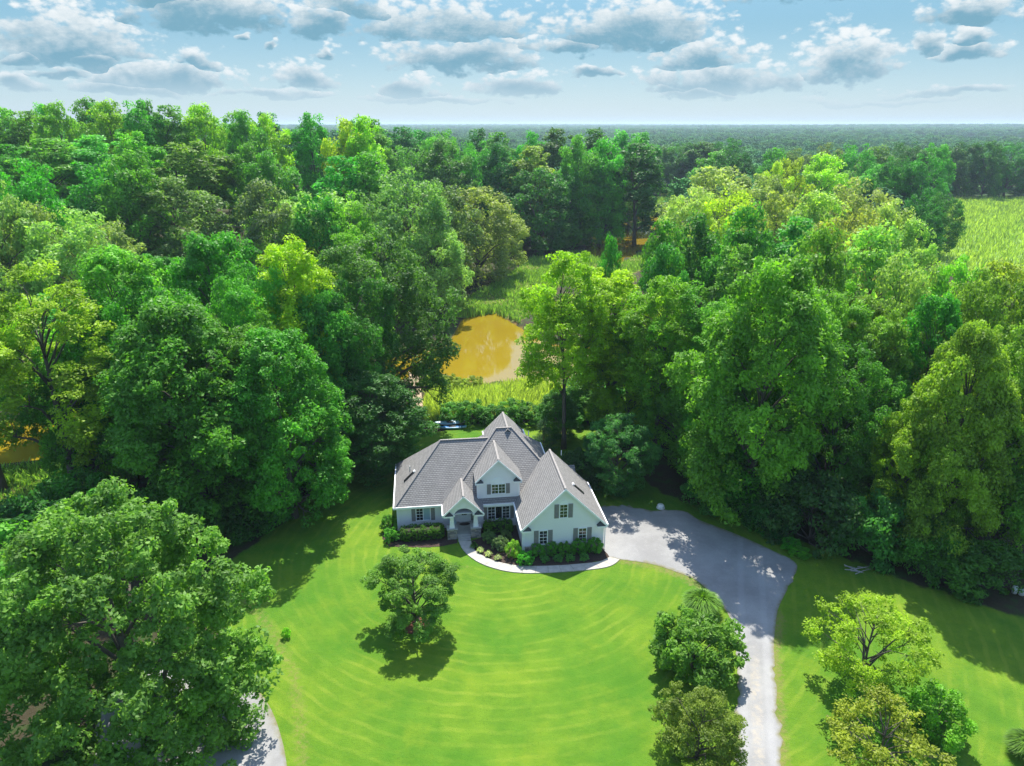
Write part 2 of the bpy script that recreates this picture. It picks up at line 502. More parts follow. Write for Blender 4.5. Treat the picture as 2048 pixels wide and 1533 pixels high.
    t.bump(t.math('ADD', nf, t.math('MULTIPLY', nff, 0.8)), 0.7, 0.14)
    me = mesh_np('ground', np.stack([X, Y, Z], -1).reshape(-1, 3), faces, t.m, smooth=True)
    def pa(name, val):
        a = me.attributes.new(name, 'FLOAT', 'POINT'); a.data.foreach_set('value', val.astype(np.float32).ravel())
    pa('lawn', sst(2.0, -2.0, sdf(LAWN, X, Y)))
    pa('marsh', sst(3, -3, np.minimum.reduce([sdf(MARSH1, X, Y), sdf(MARSH2, X, Y), sdf(MARSH3, X, Y), sdf(MARSH4, X, Y), sdf(MARSH5, X, Y)])))
    pa('field', sst(3, -3, sdf(FIELD, X, Y)))
    pa('bed', sst(0.4, -0.6, dw))
    pa('far', sst(250, 420, Y) * sst(3, 9, np.abs(sdf(FIELD, X, Y))) * sst(2, 14, dw))
    d1 = dist_line(TRAIL, X, Y, False)
    edges = [px([(1345,1135),(1385,1165),(1430,1195)]), px([(1555,1230),(1548,1300),(1552,1400),(1562,1533)]), px([(1225,1118),(1300,1130),(1360,1150)])]
    d2 = np.min([dist_line(e, X, Y, False) for e in edges], 0)
    patches = [at(880,1120), at(930,1135), at(1570,1250), at(1500,1180)]
    d3 = np.min([np.hypot((X - p[0]) / 1.6, Y - p[1]) for p in patches], 0)
    pa('dirt', np.maximum.reduce([sst(1.3, 0.1, d1) * 0.62, sst(1.5, 0.1, d2) * 0.75, sst(1.4, 0.0, d3) * 0.5]))
    tag(link('ground', me), 'lawn, woodland floor and fields spreading to the horizon', 'ground', kind='structure')
build_ground()

def water_mat():
    t = NT('muddy_water')
    v = t.coord('Object')
    n = t.noise(v, 0.06, 3); n2 = t.noise(v, 1.2, 4, 0.6)
    t.base(t.mix(n, c4(0.205, 0.142, 0.008), c4(0.265, 0.19, 0.012)))
    t.rough(0.04)
    t.b.inputs['IOR'].default_value = 1.33
    t.b.inputs['Specular IOR Level'].default_value = 0.5
    t.bump(n2, 0.06, 0.05)
    return t.m
WATER = water_mat()
def sheet(name, poly, z, mat, label, cat, thick=0.0):
    b = MB()
    if thick: b.extrude_z([tuple(p) for p in poly], z - thick, z)
    else: b.add([(p[0], p[1], z) for p in poly], [tuple(range(len(poly)))])
    return tag(b.build(name, mat), label, cat, kind='structure')
def grow(poly, d):
    c = poly.mean(0); out = []
    n = len(poly)
    area = 0.5 * sum(poly[i][0] * poly[(i+1) % n][1] - poly[(i+1) % n][0] * poly[i][1] for i in range(n))
    s = 1 if area > 0 else -1
    for i in range(n):
        e = poly[(i + 1) % n] - poly[i - 1]; e = e / (np.linalg.norm(e) + 1e-9)
        out.append(poly[i] + s * d * np.array([e[1], -e[0]]))
    return np.array(out)
sheet('pond', grow(POND, 2.0), WATER_Z, WATER, 'golden brown muddy pond behind the house', 'pond')
sheet('creek', grow(CREEK, 3.0), WATER_Z, WATER, 'narrow muddy creek winding away through the woods', 'creek')
def bay_mat():
    t = NT('bay'); v = t.coord('Object')
    t.base(t.mix(t.noise(v, 0.002), c4(0.16, 0.25, 0.30), c4(0.2, 0.3, 0.36))); t.rough(0.15); return t.m
b = MB(); b.add([(2400, 7500, 6.5), (4300, 7500, 6.5), (6500, 14000, 6.5), (2700, 14000, 6.5)], [(0, 1, 2, 3)])
tag(b.build('river', bay_mat()), 'pale open river far off at the horizon', 'river', kind='structure')

def drive_mat():
    t = NT('gravel_drive')
    v = t.coord('Object')
    nb = t.noise(v, 0.25, 5, 0.6); nm = t.noise(v, 1.6, 6, 0.65); nf = t.noise(v, 22, 3, 0.7)
    c = t.mix(t.ramp(nb, 0.3, 0.7), c4(0.245, 0.243, 0.238), c4(0.340, 0.338, 0.33))
    c = t.mix(t.math('MULTIPLY', t.ramp(nm, 0.5, 0.8), 0.35), c, c4(0.42, 0.415, 0.405))
    c = t.mix(t.math('MULTIPLY', t.ramp(nf, 0.45, 0.75), 0.35), c, c4(0.12, 0.12, 0.12))
    # worn sandy strip between the wheel tracks of the lane
    sp = t.n('ShaderNodeSeparateXYZ'); t.L.new(v, sp.inputs[0])
    a0, a1 = at(1508, 1290), at(1518, 1533)
    k = (a1[0] - a0[0]) / (a1[1] - a0[1])
    dx = t.math('SUBTRACT', t.math('SUBTRACT', sp.outputs[0], float(a0[0])), t.math('MULTIPLY', t.math('SUBTRACT', sp.outputs[1], float(a0[1])), float(k)))
    strip = t.math('MULTIPLY', t.ramp(t.math('ABSOLUTE', dx), 0.15, 0.55, 1.0, 0.0), t.ramp(sp.outputs[1], float(a0[1]) - 4, float(a0[1]) + 1, 1.0, 0.0))
    strip = t.math('MULTIPLY', strip, t.ramp(nm, 0.40, 0.68, 0.0, 0.65))
    c = t.mix(strip, c, c4(0.42, 0.365, 0.28))
    track = t.math('MULTIPLY', t.ramp(t.math('ABSOLUTE', t.math('SUBTRACT', t.math('ABSOLUTE', dx), 0.95)), 0.1, 0.45, 0.18, 0.0), 1.0)
    c = t.mix(track, c, c4(0.45, 0.45, 0.455))
    ed = t.ramp(t.math('ADD', t.attr('edge'), t.math('MULTIPLY', t.math('SUBTRACT', nm, 0.5), 1.1)), 0.55, 1.15)
    c = t.mix(ed, c, c4(0.19, 0.18, 0.09))
    t.base(c); t.rough(0.9); t.b.inputs['Specular IOR Level'].default_value = 0.2
    t.bump(t.math('ADD', nf, nm), 0.5, 0.03)
    return t.m
DRIVE = drive_mat()
def z5(x, y): return (1200 + x / 2.415, 960 + y / 2.415)
def ragged(poly, seed, amp=0.12):
    rng = np.random.default_rng(seed); n = len(poly); out = []
    for i in range(n):
        a, b_ = poly[i], poly[(i + 1) % n]; k = max(1, int(np.linalg.norm(b_ - a) / 0.45))
        for j in range(k): out.append(a + (b_ - a) * j / k + rng.normal(0, amp, 2) * (0 if j == 0 else 1))
    return np.array(out)
def ragged_sheet(name, poly, z, mat, label, cat, seed, amp=0.08):
    outer = ragged(poly, seed, amp)
    xs0, ys0 = outer.min(0); xs1, ys1 = outer.max(0)
    bm = bmesh.new()
    vs = [bm.verts.new((p[0], p[1], z)) for p in outer]
    f = bm.faces.new(vs)
    bmesh.ops.triangulate(bm, faces=[f])
    for _ in range(3):
        es = [e for e in bm.edges if e.calc_length() > 0.9]
        bmesh.ops.subdivide_edges(bm, edges=es, cuts=1)
        bmesh.ops.triangulate(bm, faces=[f for f in bm.faces if len(f.verts) > 3])
    me = bpy.data.meshes.new(name); bm.normal_update()
    for f in bm.faces:
        if f.normal.z < 0: f.normal_flip()
    bm.to_mesh(me); bm.free()
    co = np.empty(len(me.vertices) * 3, np.float32); me.vertices.foreach_get('co', co); co = co.reshape(-1, 3)
    d = dist_line(outer, co[:, 0], co[:, 1])
    a = me.attributes.new('edge', 'FLOAT', 'POINT'); a.data.foreach_set('value', np.exp(-d / 0.35).astype(np.float32))
    me.materials.append(mat)
    return tag(link(name, me), label, cat, kind='structure')
left = spline([z5(*p) for p in [(672,1800),(668,1384),(664,1000),(650,800),(628,670),(560,575),(470,490),(380,450),(250,408),(95,385)]], 4)
right = spline([z5(*p) for p in [(250,150),(400,150),(480,195),(600,240),(720,290),(850,350),(930,390),(952,432),(905,530),(862,620),(848,700),(840,800),(845,900),(858,1100),(875,1384),(895,1800)]], 4)
drv = px(list(map(tuple, left)) + [z5(20, 360), z5(-30, 240), z5(-40, 125), z5(130, 128)] + list(map(tuple, right)))
ragged_sheet('driveway', drv, 0.02, DRIVE, 'pale grey gravel driveway widening beside the garage', 'driveway', 5, 0.16)
pad = px(list(map(tuple, spline([(330,1290),(400,1322),(470,1350),(515,1380),(545,1425),(564,1480),(574,1533),(585,1620)], 4))) + [(300,1720),(150,1640),(200,1420)])
ragged_sheet('gravel_pad', pad, 0.02, DRIVE, 'pale gravel pad half hidden under the big round tree', 'driveway', 6, 0.16)

# ------------------------------------------------------------------ house frame
YAW = R(7.3)
def z1(x, y): return (740 + x / 3.938, 800 + y / 3.938)
HO = at(*z1(1205, 1215))
cY, sY = math.cos(YAW), math.sin(YAW)
def hw(x, y, z=0.0):            # house plan to world
    return np.array([HO[0] + x * cY - y * sY, HO[1] + x * sY + y * cY, z])
def hpx(x, y, z=0.0):           # pixel of the house close-up to house plan
    p = at(*z1(x, y), z) - HO
    return (p[0] * cY + p[1] * sY, -p[0] * sY + p[1] * cY)
# ------------------------------------------------------------------ house materials
def shingle_mat():
    t = NT('roof_shingle')
    uv = t.coord('UV')
    br = t.n('ShaderNodeTexBrick')
    br.offset = 0.5; br.inputs['Scale'].default_value = 1.0
    br.inputs['Brick Width'].default_value = 0.30; br.inputs['Row Height'].default_value = 0.205
    br.inputs['Mortar Size'].default_value = 0.014; br.inputs['Mortar Smooth'].default_value = 0.3; br.inputs['Bias'].default_value = 0.0
    br.inputs['Color1'].default_value = c4(0.275, 0.268, 0.255); br.inputs['Color2'].default_value = c4(0.22, 0.215, 0.205); br.inputs['Mortar'].default_value = c4(0.075, 0.075, 0.08)
    t.L.new(uv, br.inputs['Vector'])
    n = t.noise(uv, 0.7, 5, 0.6); nf = t.noise(uv, 30, 3, 0.6)
    c = t.mix(t.math('MULTIPLY', t.ramp(n, 0.4, 0.75), 0.35), br.outputs['Color'], c4(0.315, 0.305, 0.29))
    c = t.mix(t.math('MULTIPLY', nf, 0.3), c, c4(0.12, 0.12, 0.125))
    sp0 = t.n('ShaderNodeSeparateXYZ'); t.L.new(uv, sp0.inputs[0])
    fr0 = t.math('FRACT', t.math('DIVIDE', sp0.outputs[1], 0.205))
    c = t.mix(t.ramp(fr0, 0.0, 0.3, 0.5, 0.0), c, c4(0.06, 0.06, 0.065))
    t.base(c); t.rough(0.85); t.b.inputs['Specular IOR Level'].default_value = 0.3
    sep = t.n('ShaderNodeSeparateXYZ'); t.L.new(uv, sep.inputs[0])
    saw = t.math('SUBTRACT', 1.0, t.math('FRACT', t.math('DIVIDE', sep.outputs[1], 0.205)))
    t.bump(t.math('ADD', saw, t.math('MULTIPLY', br.outputs['Fac'], -0.5)), 1.0, 0.05)
    return t.m
SHINGLE = shingle_mat()
def siding_mat():
    t = NT('siding'); v = t.coord('Object')
    sep = t.n('ShaderNodeSeparateXYZ'); t.L.new(v, sep.inputs[0])
    fr = t.math('FRACT', t.math('DIVIDE', sep.outputs[2], 0.13))
    gap = t.ramp(fr, 0.0, 0.14, 1.0, 0.0)
    n = t.noise(v, 0.8, 4)
    c = t.mix(n, c4(0.78, 0.775, 0.81), c4(0.82, 0.815, 0.845))
    t.base(t.mix(t.math('MULTIPLY', gap, 0.3), c, c4(0.45, 0.47, 0.49))); t.rough(0.6)
    t.bump(fr, 0.6, 0.025)
    return t.m
SIDING = siding_mat()
WHITE = simple('white_trim', (0.80, 0.81, 0.82), 0.5, 0.03, 2.0)
SHUT = simple('shutter_taupe', (0.235, 0.225, 0.215), 0.6, 0.08, 5.0)
DARKCAP = simple('return_shingle', (0.075, 0.078, 0.085), 0.85, 0.25, 8.0, 0.3)
CONC = simple('concrete', (0.42, 0.395, 0.35), 0.85, 0.12, 2.5, 0.2)
PORCHC = simple('porch_floor', (0.36, 0.355, 0.33), 0.8, 0.12, 1.5)
MULCH = simple('mulch', (0.055, 0.035, 0.026), 0.95, 0.5, 14.0, 0.8)
REDMULCH = simple('red_mulch', (0.16, 0.065, 0.035), 0.95, 0.4, 14.0, 0.8)
PVC = simple('vent_pipe', (0.75, 0.75, 0.74), 0.5, 0.05)
BLACK = simple('black_rubber', (0.02, 0.02, 0.022), 0.6, 0.2)
DOORM = simple('door_white', (0.74, 0.76, 0.78), 0.4, 0.03)
MATM = simple('door_mat', (0.05, 0.035, 0.03), 0.95, 0.3, 20)
BLUEW = simple('chair_paint', (0.45, 0.58, 0.66), 0.5, 0.05)
WOOD = simple('weathered_wood', (0.42, 0.31, 0.21), 0.85, 0.25, 5.0, 0.3)
STONES = [simple('stone_%s' % n, c, 0.85, 0.25, 9.0, 0.5) for n, c in (('grey', (0.32, 0.30, 0.28)), ('tan', (0.38, 0.33, 0.27)), ('dark', (0.20, 0.185, 0.175)))]
MORTAR = simple('mortar', (0.14, 0.13, 0.12), 0.95, 0.2)
def glass_mat():
    t = NT('window_glass'); v = t.coord('Object')
    t.base(t.mix(t.noise(v, 0.9, 2), c4(0.012, 0.016, 0.018), c4(0.03, 0.035, 0.035))); t.rough(0.06)
    t.b.inputs['Specular IOR Level'].default_value = 0.8
    return t.m
GLASS = glass_mat()
CURTAIN = simple('blind_glass', (0.30, 0.42, 0.46), 0.25, 0.05)

house = empty('house', tuple(HO), YAW)
tag(house, 'white sided house with steep grey shingle roofs, dormer and stone-based garage gable', 'house')
H_ = house
# ---- walls
MB().box(-12.05, -6.6, 5.72, 15.0, 0, 2.85).build('left_wing_wall', SIDING, H_)
MB().box(-3.95, 3.6, 5.30, 14.3, 0, 2.85).build('centre_wall', SIDING, H_)
MB().box(-6.6, -3.95, 6.1, 14.3, 0, 2.85).build('entry_wall', SIDING, H_)
MB().box(-2.6, 3.7, 8.2, 14.28, 2.84, 5.0).build('upper_wall', SIDING, H_)
MB().box(-2.15, 1.77, 11.0, 14.95, 0, 6.4).extrude_y([(-2.15, 6.39), (1.77, 6.39), (-0.19, 8.4)], 14.75, 14.95).build('rear_wing_wall', SIDING, H_)
# garage: box and gable
g = MB(); g.extrude_y([(0.05, 0), (7.9, 0), (7.9, 2.95), (3.975, 6.85), (0.05, 2.95)], 0.0, 8.05)
g.build('garage_wall', SIDING, H_)
# dormer
MB().extrude_y([(-3.95, 3.2), (0.38, 3.2), (0.38, 5.45), (-1.785, 7.6), (-3.95, 5.45)], 5.42, 9.2).build('dormer_wall', SIDING, H_)
# ---- roofs
def hip(x0, x1, y0, y1, ze, rx0, rx1, zr, skip=()):
    ym = (y0 + y1) / 2
    A, B, Cc, D = (x0, y0, ze), (x1, y0, ze), (x1, y1, ze), (x0, y1, ze)
    P, Q = (rx0, ym, zr), (rx1, ym, zr)
    return [[A, B, Q, P], [B, Cc, Q], [Cc, D, P, Q], [D, A, P], [D, Cc, B, A]]
def gable(x0, x1, y0, y1, ze, zr, th=0.12):
    xm = (x0 + x1) / 2
    A, B, Cc, D = (x0, y0, ze), (x1, y0, ze), (x1, y1, ze), (x0, y1, ze)
    P, Q = (xm, y0, zr), (xm, y1, zr)
    d = lambda p: (p[0], p[1], p[2] - th)
    return [[D, A, P, Q], [B, Cc, Q, P], [d(A), d(D), d(Q), d(P)], [d(Cc), d(B), d(P), d(Q)],
            [A, d(A), d(P), P], [P, d(P), d(B), B], [D, Q, d(Q), d(D)], [Q, Cc, d(Cc), d(Q)], [A, D, d(D), d(A)], [B, d(B), d(Cc), Cc]]
def roof(name, faces): return link(name, roof_mesh(name, faces, SHINGLE), H_)
r_left = roof('left_wing_roof', hip(-12.38, 2.0, 5.40, 15.30, 2.93, -7.42, -2.0, 7.88))
zr = 8.74
r_main = roof('main_roof', [
    [(-7.28, 4.97, 2.9), (1.9, 4.97, 2.9), (4.0, 7.07, 5.0), (0.26, 10.81, zr), (-1.45, 10.81, zr)],
    [(-7.28, 16.65, 2.9), (-7.28, 4.97, 2.9), (-1.45, 10.81, zr)],
    [(4.0, 7.07, 5.0), (4.0, 14.55, 5.0), (0.26, 10.81, zr)],
    [(4.0, 14.55, 5.0), (-5.2, 14.55, 5.0), (-1.45, 10.81, zr), (0.26, 10.81, zr)]])
r_rear = roof('rear_wing_roof', gable(-2.45, 2.07, 10.4, 15.25, 6.45, 8.71))
r_gar = roof('garage_roof', gable(-0.22, 8.17, -0.34, 8.32, 2.92, 7.08))
r_dorm = roof('dormer_roof', gable(-4.19, 0.62, 5.12, 9.95, 5.4, 7.78))
r_porch = roof('porch_roof', gable(-7.53, -3.43, 3.22, 7.2, 2.95, 4.97))
r_side = roof('side_entry_roof', [[(3, 8.6, 2.9), (7.1, 8.6, 2.9), (7.1, 9.95, 4.25), (3, 9.95, 4.25)], [(7.1, 11.3, 2.9), (3, 11.3, 2.9), (3, 9.95, 4.25), (7.1, 9.95, 4.25)], [(7.1, 8.6, 2.9), (7.1, 11.3, 2.9), (7.1, 9.95, 4.25)]])
MB().box(3.5, 6.85, 8.06, 11.0, 0, 2.9).build('side_entry_wall', SIDING, H_)
# ridge and hip caps
def cap(parent, pts, w=0.2):
    b = MB()
    for a, c in zip(pts[:-1], pts[1:]):
        a, c = Vector(a), Vector(c); n = max(2, int((c - a).length / 0.3))
        for i in range(n):
            p, q = a.lerp(c, i / n), a.lerp(c, (i + 0.94) / n)
            b.bar(p + Vector((0, 0, 0.0)), q + Vector((0, 0, 0.015)), w, 0.035)
    return b.build('ridge_cap', simple('cap_shingle', (0.29, 0.27, 0.25), 0.85, 0.2, 8.0) if 'cap_shingle' not in bpy.data.materials else bpy.data.materials['cap_shingle'], parent)
cap(r_left, [(-12.38, 5.40, 2.93), (-7.42, 10.35, 7.88), (-2.3, 10.35, 7.88)])
cap(r_main, [(-7.1, 5.15, 3.08), (-1.45, 10.81, zr), (0.26, 10.81, zr), (4.0, 7.07, 5.0)])
cap(r_rear, [(-0.19, 10.9, 8.73), (-0.19, 15.25, 8.71)])
cap(r_gar, [(3.975, -0.34, 7.08), (3.975, 8.32, 7.08)])
cap(r_dorm, [(-1.785, 5.12, 7.78), (-1.785, 9.85, 7.78)])
cap(r_porch, [(-5.48, 3.22, 4.97), (-5.48, 7.0, 4.97)])
# ---- fascias, gutters, rakes
def rake(parent, x0, x1, y, ze, zr_, w=0.2):
    xm = (x0 + x1) / 2; b = MB()
    for a in (x0, x1):
        s = 1 if a < xm else -1
        b.extrude_y([(a, ze - w - 0.02), (xm, zr_ - w - 0.02), (xm, zr_ - 0.02), (a, ze - 0.02)] if s > 0 else [(xm, zr_ - w - 0.02), (a, ze - w - 0.02), (a, ze - 0.02), (xm, zr_ - 0.02)], y - 0.05, y + 0.03)
    return b.build('rake_board', WHITE, parent)
rake(r_gar, -0.22, 8.17, -0.36, 2.92, 7.08, 0.24)
rake(r_dorm, -4.19, 0.62, 5.10, 5.4, 7.78, 0.2)
rake(r_porch, -7.53, -3.43, 3.20, 2.95, 4.97, 0.2)
rake(r_rear, -2.45, 2.07, 15.28, 6.45, 8.71, 0.2)
def gutter(parent, x0, x1, y0, y1, z): MB().box(x0, x1, y0, y1, z - 0.2, z + 0.015).build('gutter', WHITE, parent)
gutter(r_left, -12.40, -7.50, 5.28, 5.40, 2.93)
gutter(r_left, -12.50, -12.38, 5.28, 15.35, 2.93)
gutter(r_main, -3.42, -0.34, 4.85, 4.97, 2.9)
gutter(r_main, 4.0, 4.12, 7.2, 14.6, 5.0)
gutter(r_gar, -0.34, -0.22, -0.40, 5.0, 2.92)
gutter(r_gar, 8.17, 8.29, -0.40, 8.34, 2.92)
gutter(r_porch, -7.65, -7.53, 3.15, 5.3, 2.95)
gutter(r_rear, -2.57, -2.45, 13.5, 15.3, 6.45)
gutter(r_rear, 2.07, 2.19, 13.5, 15.3, 6.45)
gutter(r_side, 7.1, 7.2, 8.6, 11.3, 2.9)
# soffit under centre eave
MB().box(-4.0, -0.2, 4.9, 5.3, 2.60, 2.68).build('soffit', WHITE, r_main)
MB().box(-12.3, -7.0, 5.35, 5.74, 2.66, 2.72).build('soffit', WHITE, r_left)
# gable returns: little dark pent roofs over white boxes
def returns(parent, xl, xr, y0, y1, z, w=0.85, h=0.4):
    for x, s in ((xl, 1), (xr, -1)):
        c = MB(); a, bb = x, x + s * w
        top = (x + s * w * 0.5, z + h * 1.15)
        ap = (x + s * w * 0.45, y1, z + h * 1.1)
        c.add([(a, y0, z), (bb, y0, z), (bb, y1, z), (a, y1, z), ap], [(0,1,4),(1,2,4),(2,3,4),(3,0,4),(3,2,1,0)])
        r = c.build('eave_return', DARKCAP, parent)
        MB().box(min(a, bb), max(a, bb), y0 - 0.02, y1, z - 0.16, z - 0.003).build('return_cornice', WHITE, r)
returns(r_gar, -0.2, 8.15, -0.40, 0.0, 2.74, 0.95, 0.5)
returns(r_dorm, -4.17, 0.60, 5.06, 5.42, 5.24, 0.85, 0.48)
returns(r_porch, -7.5, -3.46, 3.16, 3.5, 2.80, 0.95, 0.5)
# corner boards and bands
for x in (0.0, 7.77): MB().box(x, x + 0.18, -0.025, 0.16, 0, 2.75).build('corner_board', WHITE, H_)
for x in (-3.98, 0.23): MB().box(x, x + 0.18, 5.39, 5.55, 3.2, 5.25).build('corner_board', WHITE, H_)
MB().box(-12.08, -11.9, 5.69, 5.86, 0, 2.66).build('corner_board', WHITE, H_)
MB().box(-4.0, 0.43, 5.36, 5.44, 3.08, 3.26).build('dormer_band', WHITE, H_)
# downspouts
for x, y in ((-12.16, 5.60), (8.0, -0.06), (-0.1, -0.04)):
    MB().box(x, x + 0.09, y - 0.08, y, 0.1, 2.72).build('downspout', WHITE, H_)
# ---- windows
def window(cx, z0, z1, w, y, units=1, cols=2, rows=4, shutters=0.42, arch=False, plain=(), blind=()):
    t = 0.075
    fr = MB()
    x0, x1 = cx - w / 2, cx + w / 2
    fr.box(x0 - t, x1 + t, y - 0.06, y, z1, z1 + t).box(x0 - t - 0.03, x1 + t + 0.03, y - 0.09, y, z0 - t, z0)
    uw = w / units
    fr.box(x0 - t, x0, y - 0.06, y, z0, z1).box(x1, x1 + t, y - 0.06, y, z0, z1)
    for i in range(1, units): fr.box(x0 + i * uw - t / 2, x0 + i * uw + t / 2, y - 0.058, y, z0, z1)
    win = fr.build('window', WHITE, H_)
    for i in range(units):
        a, b_ = x0 + i * uw + (t / 2 if i else 0), x0 + (i + 1) * uw - (t / 2 if i < units - 1 else 0)
        MB().box(a, b_, y - 0.022, y - 0.004, z0, z1).build('pane', CURTAIN if i in blind else GLASS, win)
        mu = MB(); k = 0.026
        if i not in plain:
            for c in range(1, cols): xx = a + (b_ - a) * c / cols; mu.box(xx - k / 2, xx + k / 2, y - 0.036, y - 0.02, z0, z1)
            for r_ in range(1, rows):
                zz = z0 + (z1 - z0) * r_ / rows; kk = k * (1.6 if r_ * 2 == rows else 1)
                mu.box(a, b_, y - 0.038, y - 0.021, zz - kk / 2, zz + kk / 2)
            mu.build('muntin', WHITE, win)
    if shutters:
        for s in (-1, 1):
            xa = x0 - t - 0.03 - shutters if s < 0 else x1 + t + 0.03
            sh = MB().box(xa, xa + shutters, y - 0.045, y, z0 - 0.06, z1 + 0.06)
            so = sh.build('shutter', SHUT, H_)
            lv = MB(); n = 22
            for q in range(n):
                zz = z0 + 0.03 + (z1 - z0 - 0.06) * (q + 0.5) / n
                if abs(q - n / 2) < 1: continue
                lv.box(xa + 0.05, xa + shutters - 0.05, y - 0.062, y - 0.044, zz - 0.018, zz + 0.014)
            lv.build('louvre', SHUT, so)
    if arch:
        r0 = w / 2 + t; pts = [(cx + r0 * math.cos(a), z1 + t + 0.004 + r0 * 0.9 * math.sin(a)) for a in np.linspace(0, math.pi, 15)]
        MB().extrude_y(pts, y - 0.035, y).build('arch_panel', WHITE, win)
    return win
window(1.97, 1.02, 2.44, 0.72, 0.0, 1, 2, 4, 0.45)
window(5.83, 1.02, 2.44, 0.72, 0.0, 1, 2, 4, 0.45)
window(3.9, 3.80, 5.18, 0.70, 0.0, 1, 2, 4, 0.45, arch=True)
window(-1.78, 3.84, 4.86, 1.34, 5.42, 2, 2, 3, 0.40, arch=True)
window(-1.78, 0.98, 2.36, 2.18, 5.30, 3, 2, 4, 0.38, plain=(1,))
window(-9.5, 1.12, 2.5, 1.36, 5.72, 2, 2, 4, 0.40, blind=(1,), plain=(1,))
# ---- stone wainscot on the garage gable
def stone_run(parent, x0, x1, y, z0, z1, seed, depth=0.1, axis_='x'):
    rng = random.Random(seed); z = z0
    protos = stone_run.protos
    while z < z1 - 0.05:
        h = min(rng.choice((0.13, 0.17, 0.21)), z1 - z)
        x = x0 + 0.005
        while x < x1 - 0.04:
            w = min(rng.uniform(0.22, 0.5), x1 - x - 0.005)
            if x1 - x - w < 0.14: w = x1 - x - 0.005
            o = link('stone', rng.choice(protos), parent)
            dd = depth * rng.uniform(0.75, 1.15)
            if axis_ == 'x':
                o.location = (x + w / 2, y, z + h / 2); o.scale = (w - 0.018, dd, h - 0.018)
            else:
                o.location = (y, x + w / 2, z + h / 2); o.scale = (dd, w - 0.018, h - 0.018)
            x += w
        z += h
stone_run.protos = []
for m_ in STONES:
    for k in range(2):
        bm = bmesh.new(); bmesh.ops.create_cube(bm, size=1.0)
        bmesh.ops.bevel(bm, geom=list(bm.edges), offset=0.1, segments=1, affect='EDGES')
        rr = random.Random(k + 3)
        for v in bm.verts: v.co += Vector((rr.uniform(-.05, .05), rr.uniform(-.06, .06), rr.uniform(-.05, .05)))
        me = bpy.data.meshes.new('stone'); bm.to_mesh(me); bm.free(); me.materials.append(m_); stone_run.protos.append(me)
wn = MB().box(0.19, 7.76, -0.05, -0.004, 0, 0.82).build('stone_wainscot', MORTAR, H_)
stone_run(wn, 0.19, 7.76, -0.06, 0.0, 0.80, 11, 0.09)
MB().box(0.17, 7.78, -0.15, -0.002, 0.822, 0.89).build('wainscot_cap', simple('cap_stone', (0.40, 0.40, 0.39), 0.8, 0.1), H_)
# ---- porch
porch = MB().box(-7.1, -3.85, 3.55, 6.1, 0, 0.42).build('porch_floor', PORCHC, H_)
st = MB().box(-6.1, -4.85, 3.22, 3.56, 0, 0.28).build('step', PORCHC, H_)
MB().box(-6.1, -4.85, 2.92, 3.23, 0, 0.14).build('step', PORCHC, H_)
for x0 in (-7.15, -4.77):
    pier = MB().box(x0 + 0.05, x0 + 0.93, 3.48, 4.25, 0, 1.1).build('porch_pier', MORTAR, H_)
    stone_run(pier, x0, x0 + 0.98, 3.48, 0, 1.08, int(x0 * -10), 0.1)
    stone_run(pier, 3.5, 4.28, x0 + 0.05, 0, 1.08, 5 + int(x0 * -10), 0.1, 'y')
    stone_run(pier, 3.5, 4.28, x0 + 0.93, 0, 1.08, 9 + int(x0 * -10), 0.1, 'y')
    MB().box(x0 - 0.06, x0 + 1.04, 3.38, 4.34, 1.1, 1.19).build('pier_cap', bpy.data.materials['cap_stone'], pier)
    col = MB(); cx_ = x0 + 0.49
    col.frustum(cx_, 3.84, 1.19, 2.62, 0.24, 0.16).box(cx_ - 0.28, cx_ + 0.28, 3.56, 4.12, 1.192, 1.27).box(cx_ - 0.22, cx_ + 0.22, 3.62, 4.06, 2.55, 2.66)
    col.build('porch_column', WHITE, H_)
# gable front with an arched opening
ar = [( -5.48 + 0.98 * math.cos(a), 2.62 + 0.86 * math.sin(a)) for a in np.linspace(0, math.pi, 17)]
def arch_face():
    b = MB()
    outer = [(-7.35, 2.62), (-3.6, 2.62), (-5.48, 4.86)]
    n = len(ar)
    def up(x): return 4.86 - abs(x + 5.48) * (2.24 / 1.87) + 0.0
    # strips from the arch up to the rake
    xs = [-3.6] + [p[0] for p in ar] + [-7.35]
    zs = [2.62] + [p[1] for p in ar] + [2.62]
    for i in range(len(xs) - 1):
        xa, xb, za, zb = xs[i], xs[i + 1], zs[i], zs[i + 1]
        ua, ub = max(up(xa), za + 0.001), max(up(xb), zb + 0.001)
        if xa == -3.6: ua = 2.63
        if xb == -7.35: ub = 2.63
        b.extrude_y([(xb, zb), (xa, za), (xa, ua), (xb, ub)], 3.42, 3.62)
    return b.build('porch_gable_face', SIDING, H_)
arch_face()
MB().box(-7.3, -3.7, 3.62, 6.1, 2.75, 2.8).build('porch_ceiling', WHITE, H_)
MB().box(-7.3, -6.35, 3.45, 3.62, 2.6, 2.76).box(-4.6, -3.65, 3.45, 3.62, 2.6, 2.76).build('porch_beam', WHITE, H_)
dr = MB().box(-5.75, -4.85, 6.02, 6.1, 0.42, 2.5).box(-5.85, -5.75, 6.0, 6.1, 0.42, 2.6).box(-4.85, -4.75, 6.0, 6.1, 0.42, 2.6).box(-5.85, -4.75, 6.0, 6.1, 2.5, 2.6).build('front_door', DOORM, H_)
MB().box(-5.55, -5.05, 6.0, 6.02, 1.2, 2.4).build('pane', GLASS, dr)
mu = MB()
for i in range(1, 3): mu.box(-5.55 + i * 0.167 - 0.012, -5.55 + i * 0.167 + 0.012, 5.985, 6.001, 1.2, 2.4)
for i in range(1, 6): mu.box(-5.55, -5.05, 5.983, 5.999, 1.2 + i * 0.2 - 0.012, 1.2 + i * 0.2 + 0.012)
